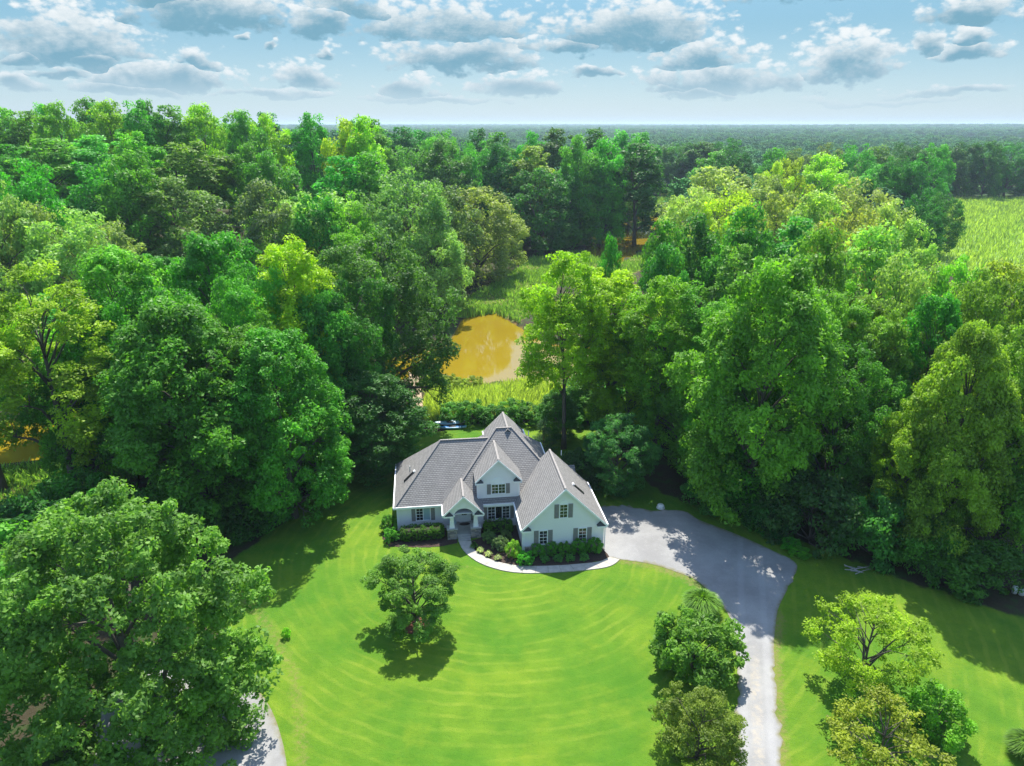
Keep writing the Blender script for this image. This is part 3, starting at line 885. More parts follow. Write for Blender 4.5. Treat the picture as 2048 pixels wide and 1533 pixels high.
mu.build('muntin', WHITE, dr)
MB().box(-4.98, -4.92, 5.94, 6.02, 1.35, 1.5).build('handle', BLACK, dr)
MB().box(-4.62, -4.05, 6.02, 6.1, 0.5, 2.4).build('side_shutter', SHUT, H_)
tag(MB().extrude_z([tuple((-5.3 + 0.55 * math.cos(a), 5.55 + 0.3 * math.sin(a))) for a in np.linspace(0, 2 * math.pi, 21)[:-1]], 0.422, 0.44).build('door_mat', MATM), 'dark oval mat in front of the house door', 'doormat')
dm = bpy.data.objects['door_mat']; dm.location = tuple(HO); dm.rotation_euler = (0, 0, YAW)
# porch chair
p = hw(-6.55, 5.1, 0.42)
ch = empty('porch_chair', tuple(p), YAW + R(8))
tag(ch, 'pale blue slatted armchair on the porch by the door', 'chair')
MB().box(-0.28, 0.28, -0.28, 0.26, 0.38, 0.42).build('seat', BLUEW, ch)
for i in range(5): MB().box(-0.27 + i * 0.11, -0.18 + i * 0.11, 0.24, 0.28, 0.40, 1.1).build('slat', BLUEW, ch)
for sx in (-1, 1):
    for yy in (-0.26, 0.24): MB().box(sx * 0.29 - 0.03, sx * 0.29 + 0.03, yy - 0.03, yy + 0.03, 0, 0.62).build('leg', BLUEW, ch)
    MB().box(sx * 0.3 - 0.06, sx * 0.3 + 0.06, -0.32, 0.3, 0.62, 0.65).build('armrest', BLUEW, ch)
# roof vents, pipes
def on_left_side(x, y): return 2.93 + (x + 12.38)
def pipe(parent, x, y, z):
    MB().tube([(x, y, z - 0.1), (x, y, z + 0.45)], [0.055, 0.055], 8).build('vent_pipe', PVC, parent)
q = hpx(316, 570, 4.3); pipe(r_left, q[0], q[1], on_left_side(*q))
q = hpx(1505, 495, 4.4); pipe(r_gar, q[0], q[1], 7.08 - (q[0] - 3.975) * 0.99)
q = hpx(1248, 305, 6.0); pipe(r_main, q[0], q[1], zr - (q[0] - 0.26))
def slot(parent, xa, ya, za, xb, yb, zb):
    b = MB(); b.bar((xa, ya, za + 0.05), (xb, yb, zb + 0.05), 0.34, 0.14)
    s = b.build('skylight', GLASS, parent)
    MB().bar((xa, ya, za + 0.09), (xa + (xb - xa) * 0.12, ya + (yb - ya) * 0.12, za + (zb - za) * 0.12 + 0.12), 0.4, 0.12).build('flashing', WHITE, s)
slot(r_left, -10.2, 8.9, on_left_side(-10.2, 0), -11.35, 8.9, on_left_side(-11.35, 0))
slot(r_gar, 5.35, 2.9, 7.08 - (5.35 - 3.975) * 0.99, 6.5, 2.9, 7.08 - (6.5 - 3.975) * 0.99)
# garage side: wall lamp
MB().tube([(7.95, 0.6, 2.3), (8.15, 0.6, 2.32), (8.25, 0.6, 2.2)], [0.03, 0.05, 0.12], 8).build('wall_lamp', WHITE, H_)
gd = MB().box(7.9, 7.94, 2.0, 6.9, 0.05, 2.4)
for i in range(1, 4): gd.box(7.94, 7.955, 2.05, 6.85, i * 0.6 - 0.5, i * 0.6 - 0.02)
gd.build('garage_door', DOORM, H_)

# ---- beds and walk
bed = [hpx(*p) for p in [(800,1112),(806,1150),(836,1195),(900,1235),(1000,1275),(1150,1305),(1300,1312),(1500,1305),(1700,1290),(1850,1265),(1885,1238)]]
bed = [tuple(hw(*p)[:2]) for p in bed + [(7.9, 0.02), (0.02, 0.02), (0.02, 5.28), (-3.8, 5.28), (-3.8, 3.4)]]
ragged_sheet('mulch_bed', np.array(bed), 0.030, MULCH, 'dark mulch bed between the walk and the house', 'mulch bed', 8, 0.03)
bed2 = [tuple(hw(*p)[:2]) for p in [(-12.9, 2.9), (-13.7, 4.5), (-13.4, 7.2), (-12.1, 7.4), (-12.1, 5.7), (-7.2, 5.7), (-7.2, 3.4), (-6.2, 3.35), (-6.2, 2.7), (-7.6, 2.35), (-10, 2.35)]]
ragged_sheet('mulch_border', np.array(bed2), 0.026, MULCH, 'dark mulch border round the long clipped hedge', 'mulch bed', 9, 0.05)
outer = spline([hpx(*p) for p in [(697,1118),(732,1185),(800,1250),(900,1305),(1050,1350),(1200,1368),(1350,1368),(1500,1360),(1700,1345),(1850,1325),(1925,1298),(1968,1262)]], 6)
inner = spline([hpx(*p) for p in [(797,1116),(806,1152),(836,1197),(900,1237),(1000,1277),(1150,1307),(1300,1313),(1500,1307),(1700,1291),(1800,1278),(1855,1258),(1888,1240)]], 6)
def resample(c, n):
    d = np.r_[0, np.cumsum(np.linalg.norm(np.diff(c, axis=0), axis=1))]; t = np.linspace(0, d[-1], n)
    return np.stack([np.interp(t, d, c[:, i]) for i in (0, 1)], 1)
NS = 15; SUB = 5
oo, ii = resample(outer, NS * SUB + 1), resample(inner, NS * SUB + 1)
walk = empty('front_walk', tuple(hw(*oo[0])), 0)
tag(walk, 'curved pale concrete walk from the porch steps to the driveway', 'walk', kind='structure')
for s in range(NS):
    a, b_ = s * SUB, (s + 1) * SUB
    pts = [oo[k] for k in range(a, b_ + 1)] + [ii[k] for k in range(b_, a - 1, -1)]
    cen = np.mean(pts, 0)
    pts = [cen + (p - cen) * (1 - 0.018 / max(np.linalg.norm(p - cen), 0.1)) for p in pts]
    ww = [hw(*p) - hw(*oo[0]) for p in pts]
    MB().extrude_z([(p[0], p[1]) for p in ww], 0.0, 0.075).build('slab', CONC, walk)
# ------------------------------------------------------------------ trees
def leaves_mesh(name, cen, rad, per, L, rng, flat=0.75, upb=0.45, shell=0.5, aspect=0.55, droop=0.0, ctint=None):
    """leaf quads spread over the clusters"""
    n = len(cen)
    c = np.repeat(cen, per, 0); r = np.repeat(rad, per)[:, None]
    d = rng.normal(size=(n * per, 3)); d[:, 2] += 0.25; d /= np.linalg.norm(d, axis=1)[:, None]
    u = shell + (1 - shell) * rng.random((n * per, 1)) ** 0.6
    p = c + d * r * u * np.array([1, 1, flat])
    if droop: p[:, 2] -= droop * rng.random(n * per) * r[:, 0]
    nrm = d * 0.55 + np.array([0, 0, upb]) + rng.normal(size=d.shape) * 0.42
    nrm /= np.linalg.norm(nrm, axis=1)[:, None]
    t = np.cross(nrm, rng.normal(size=d.shape)); t /= np.linalg.norm(t, axis=1)[:, None]
    b = np.cross(nrm, t)
    s = (L * (0.65 + 0.7 * rng.random((n * per, 1))))
    w = s * aspect
    v = np.stack([p - t * s / 2, p + b * w / 2 - nrm * s * 0.10, p + t * s / 2, p - b * w / 2 - nrm * s * 0.10], 1).reshape(-1, 3)
    f = np.arange(n * per * 4).reshape(-1, 4)
    if ctint is None: ctint = rng.random(n)
    tint = np.clip(0.68 * np.repeat(ctint, per) + 0.32 * rng.random(n * per), 0, 1)
    return mesh_np(name, v, f, LEAF, tint)
PROFILES = {
    'dome': lambda t: np.clip(1 - np.abs((t - 0.38) / 0.64) ** 2.3, 0.02, 1) ** 0.55,
    'ovoid': lambda t: np.clip(np.sin(np.pi * np.clip(0.08 + 0.90 * t, 0, 1) ** 0.85), 0.03, 1) ** 0.65,
    'spire': lambda t: np.clip((1 - t) ** 0.62 * (0.55 + 1.3 * t), 0.03, 1) * 1.08,
    'skirt': lambda t: np.clip(1 - t ** 3.4, 0.05, 1) ** 0.5 * (0.82 + 0.18 * np.sin(np.pi * t)),
    'cone': lambda t: np.clip(1 - t, 0.02, 1) ** 0.9,
    'ball': lambda t: np.clip(1 - (2 * t - 1) ** 2, 0.02, 1) ** 0.5,
    'vase': lambda t: np.clip(0.3 + 1.1 * t - 0.75 * np.clip(t - 0.6, 0, 1) * 2.4 * t, 0.05, 1),
}
PROTO = {}
def proto(name, H, Rr, z0, prof, lobes, lobe_r, ncl, cl_r, per, L, seed, trunk_r=0.35, forks=1, flat=0.75, upb=0.45, aspect=0.55, top_bias=0.0,
          spikes=0, droop=0.0, inner=0.35, limb_vis=1.0, shell=0.5):
    rng = np.random.default_rng(seed)
    pf = PROFILES[prof]
    # big lobes inside the envelope
    k = np.arange(lobes) + 0.5
    tt = (k / lobes + rng.normal(0, 0.5 / lobes, lobes)) ** (1.0 - top_bias); tt = np.clip(tt, 0.02, 0.99)
    ang = k * 2.39996 + rng.normal(0, 0.3, lobes)
    rr = Rr * pf(tt) * np.clip(rng.normal(0.72, 0.16, lobes), 0.25, 1.0)
    lc = np.stack([rr * np.cos(ang), rr * np.sin(ang), z0 + tt * (H - z0)], 1)
    lr = lobe_r * Rr * (0.7 + 0.6 * rng.random(lobes)) * np.clip(0.45 + 0.75 * pf(tt), 0.4, 1.1)
    lc[:, 2] = np.minimum(lc[:, 2], H - lr * 0.55)
    if spikes:                                  # upright leaders that break the skyline
        sa = rng.random(spikes) * 6.283; sr = Rr * 0.85 * np.sqrt(rng.random(spikes))
        st_ = np.clip(1 - (sr / Rr) ** 2 * 0.55, 0.3, 1)
        for q in range(4):
            e = np.stack([sr * np.cos(sa) * (1 + 0.02 * q), sr * np.sin(sa) * (1 + 0.02 * q), z0 + (H - z0) * st_ * (0.80 + 0.065 * q)], 1)
            lc = np.r_[lc, e]; lr = np.r_[lr, np.full(spikes, lobe_r * Rr * (0.62 - 0.13 * q))]
    nl = len(lc)
    w = lr ** 2; w /= w.sum()
    li = rng.choice(nl, ncl, p=w)
    d = rng.normal(size=(ncl, 3)); d[:, 2] += 0.35
    out = lc[li] * np.array([1, 1, 0]); out /= np.linalg.norm(out, axis=1)[:, None] + 1e-6
    d += out * 0.6; d /= np.linalg.norm(d, axis=1)[:, None]
    cen = lc[li] + d * (lr[li] * (inner + (1 - inner) * rng.random(ncl) ** 0.5))[:, None] * np.array([1, 1, 0.85])
    cen[:, 2] = np.maximum(cen[:, 2], 0.25)
    rad = cl_r * (0.6 + 0.8 * rng.random(ncl))
    lt = rng.random(nl)
    ct = np.clip(0.45 * lt[li] + 0.55 * rng.random(ncl), 0, 1)
    crown = leaves_mesh('crown', cen, rad, per, L, rng, flat, upb, shell, aspect, droop, ct)
    # trunk with limbs to the lobes
    b = MB()
    top = z0 + (H - z0) * 0.72
    lean = rng.normal(0, 0.02 * H, 2)
    main = [Vector((lean[0] * s ** 2, lean[1] * s ** 2, -0.4 + (top + 0.4) * s)) for s in np.linspace(0, 1, 8)]
    rads = [trunk_r * (1.35 if i == 0 else 1 - 0.82 * i / 7) for i in range(8)]
    b.tube(main, rads, 9)
    order = rng.permutation(nl)[:int(min(nl, 26) * limb_vis)]
    for i in order:
        e = Vector(lc[i]); hz = max(z0 * 0.75, e.z - 0.55 * math.hypot(e.x, e.y) - 0.08 * H)
        s = min(0.97, max(0.12, (hz + 0.4) / (top + 0.4)))
        a = Vector((lean[0] * s ** 2, lean[1] * s ** 2, -0.4 + (top + 0.4) * s))
        mid = a.lerp(e, 0.5) + Vector((0, 0, 0.12 * (e - a).length)) + Vector(rng.normal(0, 0.15, 3))
        r0 = trunk_r * (1 - 0.8 * s) * 0.55 + 0.02
        b.tube([a, mid, e], [r0, r0 * 0.62, r0 * 0.18], 6)
        for _ in range(3):
            e2 = e + Vector(rng.normal(0, 1, 3)).normalized() * lr[i] * 0.8
            b.tube([mid.lerp(e, 0.6), e2], [r0 * 0.3, r0 * 0.08], 4)
    trunk = b.mesh('trunk', BARK, True)
    PROTO[name] = dict(H=H, R=Rr, crown=crown, trunk=trunk)

# near trees
proto('maple',    20, 7.0, 1.6, 'skirt', 84, 0.235, 900, 0.80, 72, 0.34, 1, 0.42, top_bias=0.15, spikes=5)
proto('maple_b',  20, 7.0, 1.2, 'skirt', 90, 0.225, 900, 0.78, 72, 0.34, 2, 0.42, spikes=6)
proto('oak',      20, 8.0, 3.0, 'dome', 42, 0.30, 760, 0.85, 66, 0.34, 3, 0.5)
proto('poplar',   24, 5.5, 4.0, 'ovoid', 40, 0.30, 640, 0.75, 70, 0.32, 4, 0.38, spikes=7)
proto('locust',   22, 6.5, 6.5, 'dome', 34, 0.27, 300, 1.05, 85, 0.34, 5, 0.40, flat=0.42, upb=0.8, inner=0.1, spikes=4)
proto('tall_clear', 25, 6.6, 9.5, 'ovoid', 38, 0.28, 640, 0.8, 66, 0.34, 6, 0.36, flat=0.6, spikes=6)
proto('gum',      17, 8.5, 0.6, 'skirt', 150, 0.17, 1500, 0.58, 76, 0.29, 7, 0.42, spikes=4, limb_vis=0.6)
proto('dogwood',  7.2, 3.7, 1.3, 'ovoid', 26, 0.30, 260, 0.50, 130, 0.19, 8, 0.16, flat=0.5, upb=0.8)
proto('magnolia', 5.4, 3.4, 0.2, 'ball', 40, 0.30, 260, 0.55, 62, 0.36, 9, 0.14, aspect=0.42, inner=0.6)
proto('smallleaf', 5.6, 3.1, 0.4, 'ovoid', 36, 0.30, 330, 0.42, 75, 0.17, 10, 0.12)
proto('sparse',   8.0, 4.6, 1.9, 'ovoid', 30, 0.24, 250, 0.58, 52, 0.23, 11, 0.16, flat=0.5, upb=0.7, inner=0.15, shell=0.25, limb_vis=1.2)
proto('redtwig',  5.0, 3.4, 1.0, 'dome', 28, 0.22, 190, 0.5, 40, 0.2, 12, 0.11, flat=0.45, upb=0.7, inner=0.1, shell=0.2, limb_vis=1.2)
proto('cypress',  9.0, 3.8, 0.3, 'ball', 52, 0.24, 520, 0.42, 62, 0.34, 13, 0.2, aspect=0.22, flat=0.55, droop=0.5, inner=0.6)
proto('bush',     3.0, 2.0, 0.1, 'ball', 22, 0.30, 150, 0.36, 60, 0.20, 14, 0.06, inner=0.6)
proto('thicket',  5.0, 3.0, 0.0, 'skirt', 24, 0.34, 190, 0.62, 62, 0.30, 15, 0.09, inner=0.4)
proto('spruce',   4.6, 1.5, 0.2, 'cone', 40, 0.34, 220, 0.28, 50, 0.17, 16, 0.08, aspect=0.2, flat=0.5)
# woods in the middle distance
proto('mid_maple', 20, 6.5, 2.0, 'skirt', 34, 0.30, 230, 1.25, 62, 0.55, 21, 0.36, spikes=6)
proto('mid_oak',   20, 8.0, 3.0, 'dome', 36, 0.28, 250, 1.35, 62, 0.55, 22, 0.42)
proto('mid_poplar', 24, 5.0, 4.0, 'ovoid', 30, 0.30, 200, 1.1, 62, 0.52, 23, 0.34, spikes=8)
proto('mid_round', 18, 7.5, 1.0, 'skirt', 44, 0.24, 260, 1.2, 60, 0.52, 24, 0.36)

GREEN = (0.036, 0.145, 0.020); DEEP = (0.022, 0.088, 0.020); EMER = (0.046, 0.146, 0.022); LIME = (0.120, 0.215, 0.012); OLIVE = (0.068, 0.160, 0.026)
PALE = (0.118, 0.205, 0.078); GREY = (0.062, 0.118, 0.052); GOLD = (0.120, 0.215, 0.020); BRIGHT = (0.068, 0.190, 0.018); TAN = (0.118, 0.185, 0.078)
trng = random.Random(77)
def plant(kind, base, h, r, color, name, label, cat='tree', group=None, rot=None, with_trunk=True, foliage='crown'):
    P = PROTO[kind]
    s = (r / P['R'], r / P['R'], h / P['H'])
    e = empty(name, tuple(base), trng.uniform(0, 6.283) if rot is None else rot, s)
    tag(e, label, cat, group)
    if with_trunk: link('trunk', P['trunk'], e)
    c = link(foliage, P['crown'], e)
    c.color = (*color, 1)
    return e
def tree(kind, x, top, Y, w, color, name, label, group=None, rot=None, hs=1.0):
    p = at_y(x, top, Y); gz = ground_z(p[0], Y)
    depth = Y * math.cos(PITCH) + (CAMZ - (p[2] + gz) / 2) * math.sin(PITCH)
    h = max(4.0, (p[2] - gz) * hs); r = w / 2 / F * depth
    return plant(kind, (p[0], Y, gz), h, r, color, name, label, 'tree', group, rot)

# --- trees one can single out
def gpl(kind, x, ybase, h, r, color, name, label, cat='tree', rot=None, trunk=True, foliage='crown', group=None):
    p = at(x, ybase)
    return plant(kind, (p[0], p[1], 0), h, r, color, name, label, cat, group, rot, trunk, foliage)
gpl('dogwood', 832, 1252, 6.7, 3.2, (0.050, 0.115, 0.026), 'lawn_tree', 'small spreading tree on a red mulch ring in the front lawn')
ring = at(832, 1252)
rp = [(ring[0] + 1.25 * math.cos(a), ring[1] + 1.1 * math.sin(a)) for a in np.linspace(0, 6.283, 13)[:-1]]
ragged_sheet('mulch_ring', np.array(rp), 0.024, REDMULCH, 'ring of reddish mulch under the small lawn tree', 'mulch bed', 21, 0.08)
tree('gum', 185, 985, 36.5, 545, (0.066, 0.168, 0.044), 'round_tree', 'big round tree with pale leaf tips overhanging the gravel pad', rot=2.9, hs=0.96)
gpl('magnolia', 1384, 1345, 4.5, 2.85, (0.055, 0.132, 0.026), 'broadleaf_tree', 'round glossy broad-leaved small tree beside the gravel lane')
p0 = at(1392, 1520); plant('smallleaf', (p0[0], p0[1], 0), 5.0, 2.6, (0.080, 0.125, 0.032), 'fine_leaf_tree', 'dull olive fine-leaved small tree beside the lane', 'tree')
gpl('sparse', 1720, 1372, 7.2, 4.1, (0.120, 0.190, 0.014), 'sparse_tree', 'thin yellow-green tree with bare limbs showing on the lawn', rot=1.0)
p0 = at(1752, 1545); plant('redtwig', (p0[0], p0[1], 0), 4.8, 3.5, (0.120, 0.165, 0.022), 'yellowing_tree', 'small yellowing tree with reddish twigs next to the dense vine bush', 'tree')
gpl('bush', 1862, 1462, 3.0, 2.05, (0.058, 0.145, 0.015), 'vine_bush', 'dense dark green mounded bush standing alone on mown grass', 'bush')
gpl('cypress', 1230, 985, 9.3, 3.75, (0.030, 0.110, 0.042), 'evergreen_tree', 'round dark evergreen with feathery tips by the garage corner')
gpl('spruce', 1087, 905, 4.8, 1.5, (0.030, 0.075, 0.055), 'young_spruce', 'small blue-green conical spruce behind the house')

# near wood on the pond side of the lawn (west)
W = 'trees in the wood by the lawn'
tree('maple', 345, 612, 65, 330, EMER, 'maple_tree', 'dense emerald tree with foliage to the ground at the wood edge', rot=0.3)
tree('oak', 455, 640, 70, 250, (0.048, 0.145, 0.022), 'maple_tree', 'rounded green tree squeezed between the two wood-edge trees')
tree('maple_b', 545, 668, 66, 260, (0.046, 0.142, 0.022), 'maple_tree', 'deep green leafy tree beside the shaded lawn, its skirts on the grass')
tree('locust', 612, 760, 69, 120, BRIGHT, 'locust_tree', 'narrow bright feathery tree leaning over the shaded lawn')
tree('maple_b', 215, 505, 79, 270, (0.052, 0.16, 0.024), 'maple_tree', 'tall fresh green tree behind the dense emerald tree')
tree('maple', 420, 478, 86, 260, GREEN, 'maple_tree', 'tall mid green tree rising behind the wood edge')
tree('poplar', 575, 486, 82, 190, LIME, 'poplar_tree', 'yellow-green tall tree rising behind the wood edge')
tree('locust', 45, 535, 69, 270, (0.120, 0.195, 0.016), 'locust_tree', 'open yellow-green tree with dark forked trunk above the backwater', rot=2.2)
tree('locust', -110, 560, 72, 260, LIME, 'locust_tree', 'open lime tree with thin crown beside the backwater')
tree('oak', 750, 492, 92, 262, (0.040, 0.105, 0.030), 'oak_tree', 'broad dark oak overhanging the pond behind the house')
tree('oak', 690, 560, 84, 190, DEEP, 'oak_tree', 'dark oak standing between the lawn and the pond')
tree('maple_b', 735, 752, 77, 210, (0.024, 0.085, 0.024), 'understory_tree', 'low dark spreading tree behind the left wing of the house'.replace('left ', ''))
tree('maple', 778, 800, 79, 80, (0.030, 0.085, 0.028), 'understory_tree', 'small dark tree leaning over the boats')
tree('poplar', 700, 462, 104, 150, BRIGHT, 'poplar_tree', 'bright green tree top showing behind the dark oak')
tree('mid_maple', 120, 590, 90, 200, GREEN, 'maple_tree', 'leafy green tree across the narrow backwater')
tree('mid_maple', 330, 540, 100, 200, GREEN, 'maple_tree', 'leafy mid green tree on the far bank of the backwater')
for (kd, x, tp, Y, w, col, lab) in [
        ('oak', 268, 575, 75, 220, GREEN, 'rounded green tree behind the dense emerald tree, close to the backwater'), ('oak', 490, 545, 79, 210, (0.045, 0.15, 0.024), 'rounded fresh tree filling the gap before the yellow-green tall tree'),
        ('maple', 640, 590, 80, 170, (0.04, 0.135, 0.024), 'leafy tree beside the narrow bright feathery tree'), ('oak', 130, 690, 73, 200, (0.05, 0.15, 0.022), 'rounded low tree by the open yellow-green tree'),
        ('maple_b', 310, 520, 92, 220, GREEN, 'leafy tree in the depth of the wood near the backwater'), ('oak', 1500, 610, 75, 200, (0.05, 0.15, 0.02), 'rounded tree behind the top of the driveway'),
        ('oak', 1650, 575, 79, 210, (0.055, 0.15, 0.022), 'rounded tree filling the wood behind the very large leafy tree'), ('maple_b', 1725, 600, 78, 170, (0.07, 0.155, 0.024), 'leafy tree beside the olive green tree'),
        ('oak', 1390, 690, 77, 170, (0.05, 0.145, 0.02), 'rounded low tree behind the feathery bright green tree'), ('oak', 1830, 625, 76, 180, OLIVE, 'rounded olive tree behind the bright narrow tree'),
        ('oak', 1910, 790, 60, 150, (0.08, 0.165, 0.024), 'rounded low tree next to the large olive green tree'), ('oak', 2045, 760, 60, 190, OLIVE, 'rounded olive low tree near the white containers'),
        ('maple', 1265, 640, 86, 170, (0.075, 0.165, 0.016), 'leafy tree under the tall yellow-green tree'), ('oak', 1990, 560, 74, 200, OLIVE, 'rounded olive tree between the corn field and the shaded grass')]:
    tree(kd, x, tp, Y, w, col, 'leafy_tree', lab)
tree('thicket', 150, 960, 62, 170, GREEN, 'shrub', 'broad green shrub on the bank of the backwater')
tree('thicket', 470, 985, 63, 130, DEEP, 'shrub', 'dark shrub tucked under the dense emerald tree')
tree('thicket', 20, 1010, 56, 200, DEEP, 'shrub', 'dark shrub below the open yellow-green tree')
tree('thicket', -90, 1080, 50, 220, GREEN, 'shrub', 'green shrub in the shade behind the big round tree')
tree('thicket', 300, 1000, 60, 150, DEEP, 'shrub', 'dark shrub at the wood edge behind the big round tree')
tree('thicket', 560, 960, 68, 110, (0.03, 0.13, 0.03), 'shrub', 'green shrub where the wood meets the shaded lawn')

# east wood behind and beside the driveway
tree('tall_clear', 1138, 508, 83, 188, (0.112, 0.195, 0.011), 'tall_tree', 'tall lime green tree with bare trunk behind the house')
tree('tall_clear', 1225, 545, 88, 220, (0.122, 0.200, 0.010), 'tall_tree', 'tall yellow-green tree between the spruce and the pond')
tree('tall_clear', 1335, 560, 80, 190, (0.085, 0.180, 0.014), 'tall_tree', 'tall bright green tree behind the round evergreen')
tree('locust', 1405, 575, 78, 180, (0.060, 0.170, 0.018), 'locust_tree', 'feathery bright green tree at the top of the driveway')
tree('maple', 1560, 528, 66, 300, (0.054, 0.155, 0.022), 'cottonwood_tree', 'very large leafy tree with foliage to the ground by the driveway', rot=1.9)
tree('maple_b', 1455, 690, 72, 140, GREEN, 'maple_tree', 'dark leafy tree where the driveway ends')
tree('maple_b', 1775, 648, 72, 170, OLIVE, 'elm_tree', 'olive green tree behind the shaded grass')
tree('poplar', 1838, 800, 61, 120, (0.095, 0.200, 0.012), 'sapling_tree', 'bright green narrow tree among darker trees by the shaded grass')
tree('maple', 1965, 660, 58, 215, (0.085, 0.168, 0.026), 'elm_tree', 'large olive green tree at the edge of the shaded grass')
tree('oak', 1700, 700, 68, 200, (0.036, 0.13, 0.024), 'maple_tree', 'shaded green tree next to the very large leafy tree')
tree('thicket', 1500, 900, 67, 130, GREEN, 'shrub_tree', 'green shrub against the very large leafy tree')
tree('maple_b', 2110, 640, 60, 230, OLIVE, 'elm_tree', 'olive tree at the end of the shaded grass')
tree('maple_b', 1880, 600, 72, 170, GREEN, 'maple_tree', 'mid green tree behind the large olive green tree')
tree('thicket', 1640, 950, 61.5, 165, (0.026, 0.075, 0.028), 'shrub_tree', 'rounded dark grey-green shrub beside the driveway bend')
tree('thicket', 1765, 985, 59, 130, (0.034, 0.115, 0.028), 'shrub_tree', 'bluish green shrub near the pile of dead branches')
tree('thicket', 1860, 1040, 56.5, 110, (0.035, 0.125, 0.022), 'shrub_tree', 'low green shrub below the bright narrow tree')
tree('thicket', 1545, 975, 64, 110, (0.02, 0.075, 0.022), 'shrub_tree', 'low dark shrub under the very large leafy tree')
tree('thicket', 1960, 1090, 54.5, 150, (0.04, 0.11, 0.022), 'shrub_tree', 'dark shrub beside the white containers')
tree('thicket', 1435, 960, 68, 110, DEEP, 'shrub_tree', 'dark shrub where the driveway ends')
tree('thicket', 1160, 905, 72, 80, (0.02, 0.06, 0.022), 'shrub_tree', 'low dark shrub between the house and the round evergreen')
tree('mid_maple', 1290, 760, 92, 150, GREEN, 'maple_tree', 'leafy tree between the tall trunks by the pond')
tree('mid_maple', 1420, 800, 84, 150, DEEP, 'maple_tree', 'shaded tree behind the round evergreen')
tree('maple_b', 1180, 745, 95, 120, (0.04, 0.13, 0.02), 'understory_tree', 'low tree by the pond bank behind the tall lime tree')
tree('maple', 1118, 785, 86, 90, (0.03, 0.1, 0.022), 'understory_tree', 'low shaded tree around the bare trunk behind the house')

# --- woods by zone: look-alikes share a label and a group
def zone(rows, label, group, seed, palette, kinds):
    rg = random.Random(seed)
    for (x, top, Y, w) in rows:
        kind = rg.choice(kinds); col = rg.choice(palette)
        col = tuple(c * rg.uniform(0.85, 1.18) for c in col)
        nm = {'mid_maple': 'maple_tree', 'mid_oak': 'oak_tree', 'mid_poplar': 'poplar_tree', 'mid_round': 'oak_tree'}.get(kind, 'tree')
        g_, r_ = col[1], col[0] / col[1]
        word = 'yellow-green' if r_ > 0.55 and col[2] / g_ < 0.2 else 'pale' if g_ > 0.16 and col[2] / g_ > 0.25 else 'greyish' if col[2] / g_ > 0.36 else 'dark green' if g_ < 0.115 else 'vivid green' if r_ < 0.22 else 'fresh green'
        shape = {'mid_maple': 'full-skirted', 'mid_oak': 'domed', 'mid_poplar': 'narrow', 'mid_round': 'rounded'}[kind]
        tree(kind, x, top, Y, w, col, nm, '%s %s tree %s' % (word, shape, label.split(' tree ', 1)[-1].split(' oak ', 1)[-1]), group)
def row(x0, x1, n, tops, Y, w, seed, jx=0.35, jt=10, jY=8):
    rg = random.Random(seed); out = []
    for i in range(n):
        f = (i + 0.5) / n; x = x0 + (x1 - x0) * f + rg.uniform(-jx, jx) * (x1 - x0) / n
        top = np.interp(x, [t_[0] for t_ in tops], [t_[1] for t_ in tops]) + rg.uniform(-jt, jt)
        out.append((x, top, Y + rg.uniform(-jY, jY), w * rg.uniform(0.85, 1.25)))
    return out
# pale trees on the near bank, then the wooded rise across the backwater
zone(row(-150, 260, 5, [(-150, 380), (60, 400), (260, 480)], 122, 150, 31), 'pale grey-green round tree on the bank below the wooded rise', 'pale trees below the wooded rise', 41, [PALE, PALE, TAN, GREY], ['mid_round', 'mid_oak'])
zone(row(-120, 760, 8, [(-120, 330), (150, 320), (500, 380), (760, 440)], 142, 150, 32, jt=22), 'leafy tree on the foot of the wooded rise across the water', 'trees at the foot of the wooded rise', 42, [GREEN, DEEP, BRIGHT, GREY, EMER], ['mid_maple', 'mid_round', 'mid_oak'])
zone(row(-150, 800, 10, [(-150, 285), (300, 275), (600, 300), (800, 330)], 172, 125, 33, jt=16), 'tall green tree on the slope of the wooded rise', 'trees on the slope of the wooded rise', 43, [GREEN, BRIGHT, EMER, (0.05, 0.17, 0.04), OLIVE], ['mid_maple', 'mid_poplar', 'mid_poplar'])
zone(row(-180, 780, 14, [(-180, 230), (0, 232), (90, 222), (215, 205), (330, 215), (500, 228), (640, 236), (780, 248)], 205, 92, 34, jt=7), 'tall narrow tree on the crest of the wooded rise against the sky', 'trees on the crest of the wooded rise', 44, [(0.055, 0.17, 0.018), GREEN, LIME, (0.045, 0.13, 0.02)], ['mid_poplar', 'mid_poplar', 'mid_maple'])
zone(row(-200, 800, 13, [(-200, 226), (215, 208), (500, 230), (800, 250)], 240, 85, 35, jt=6), 'tall tree just behind the crest of the wooded rise', 'trees behind the crest of the wooded rise', 45, [GREEN, DEEP, (0.05, 0.15, 0.02)], ['mid_poplar', 'mid_maple'])
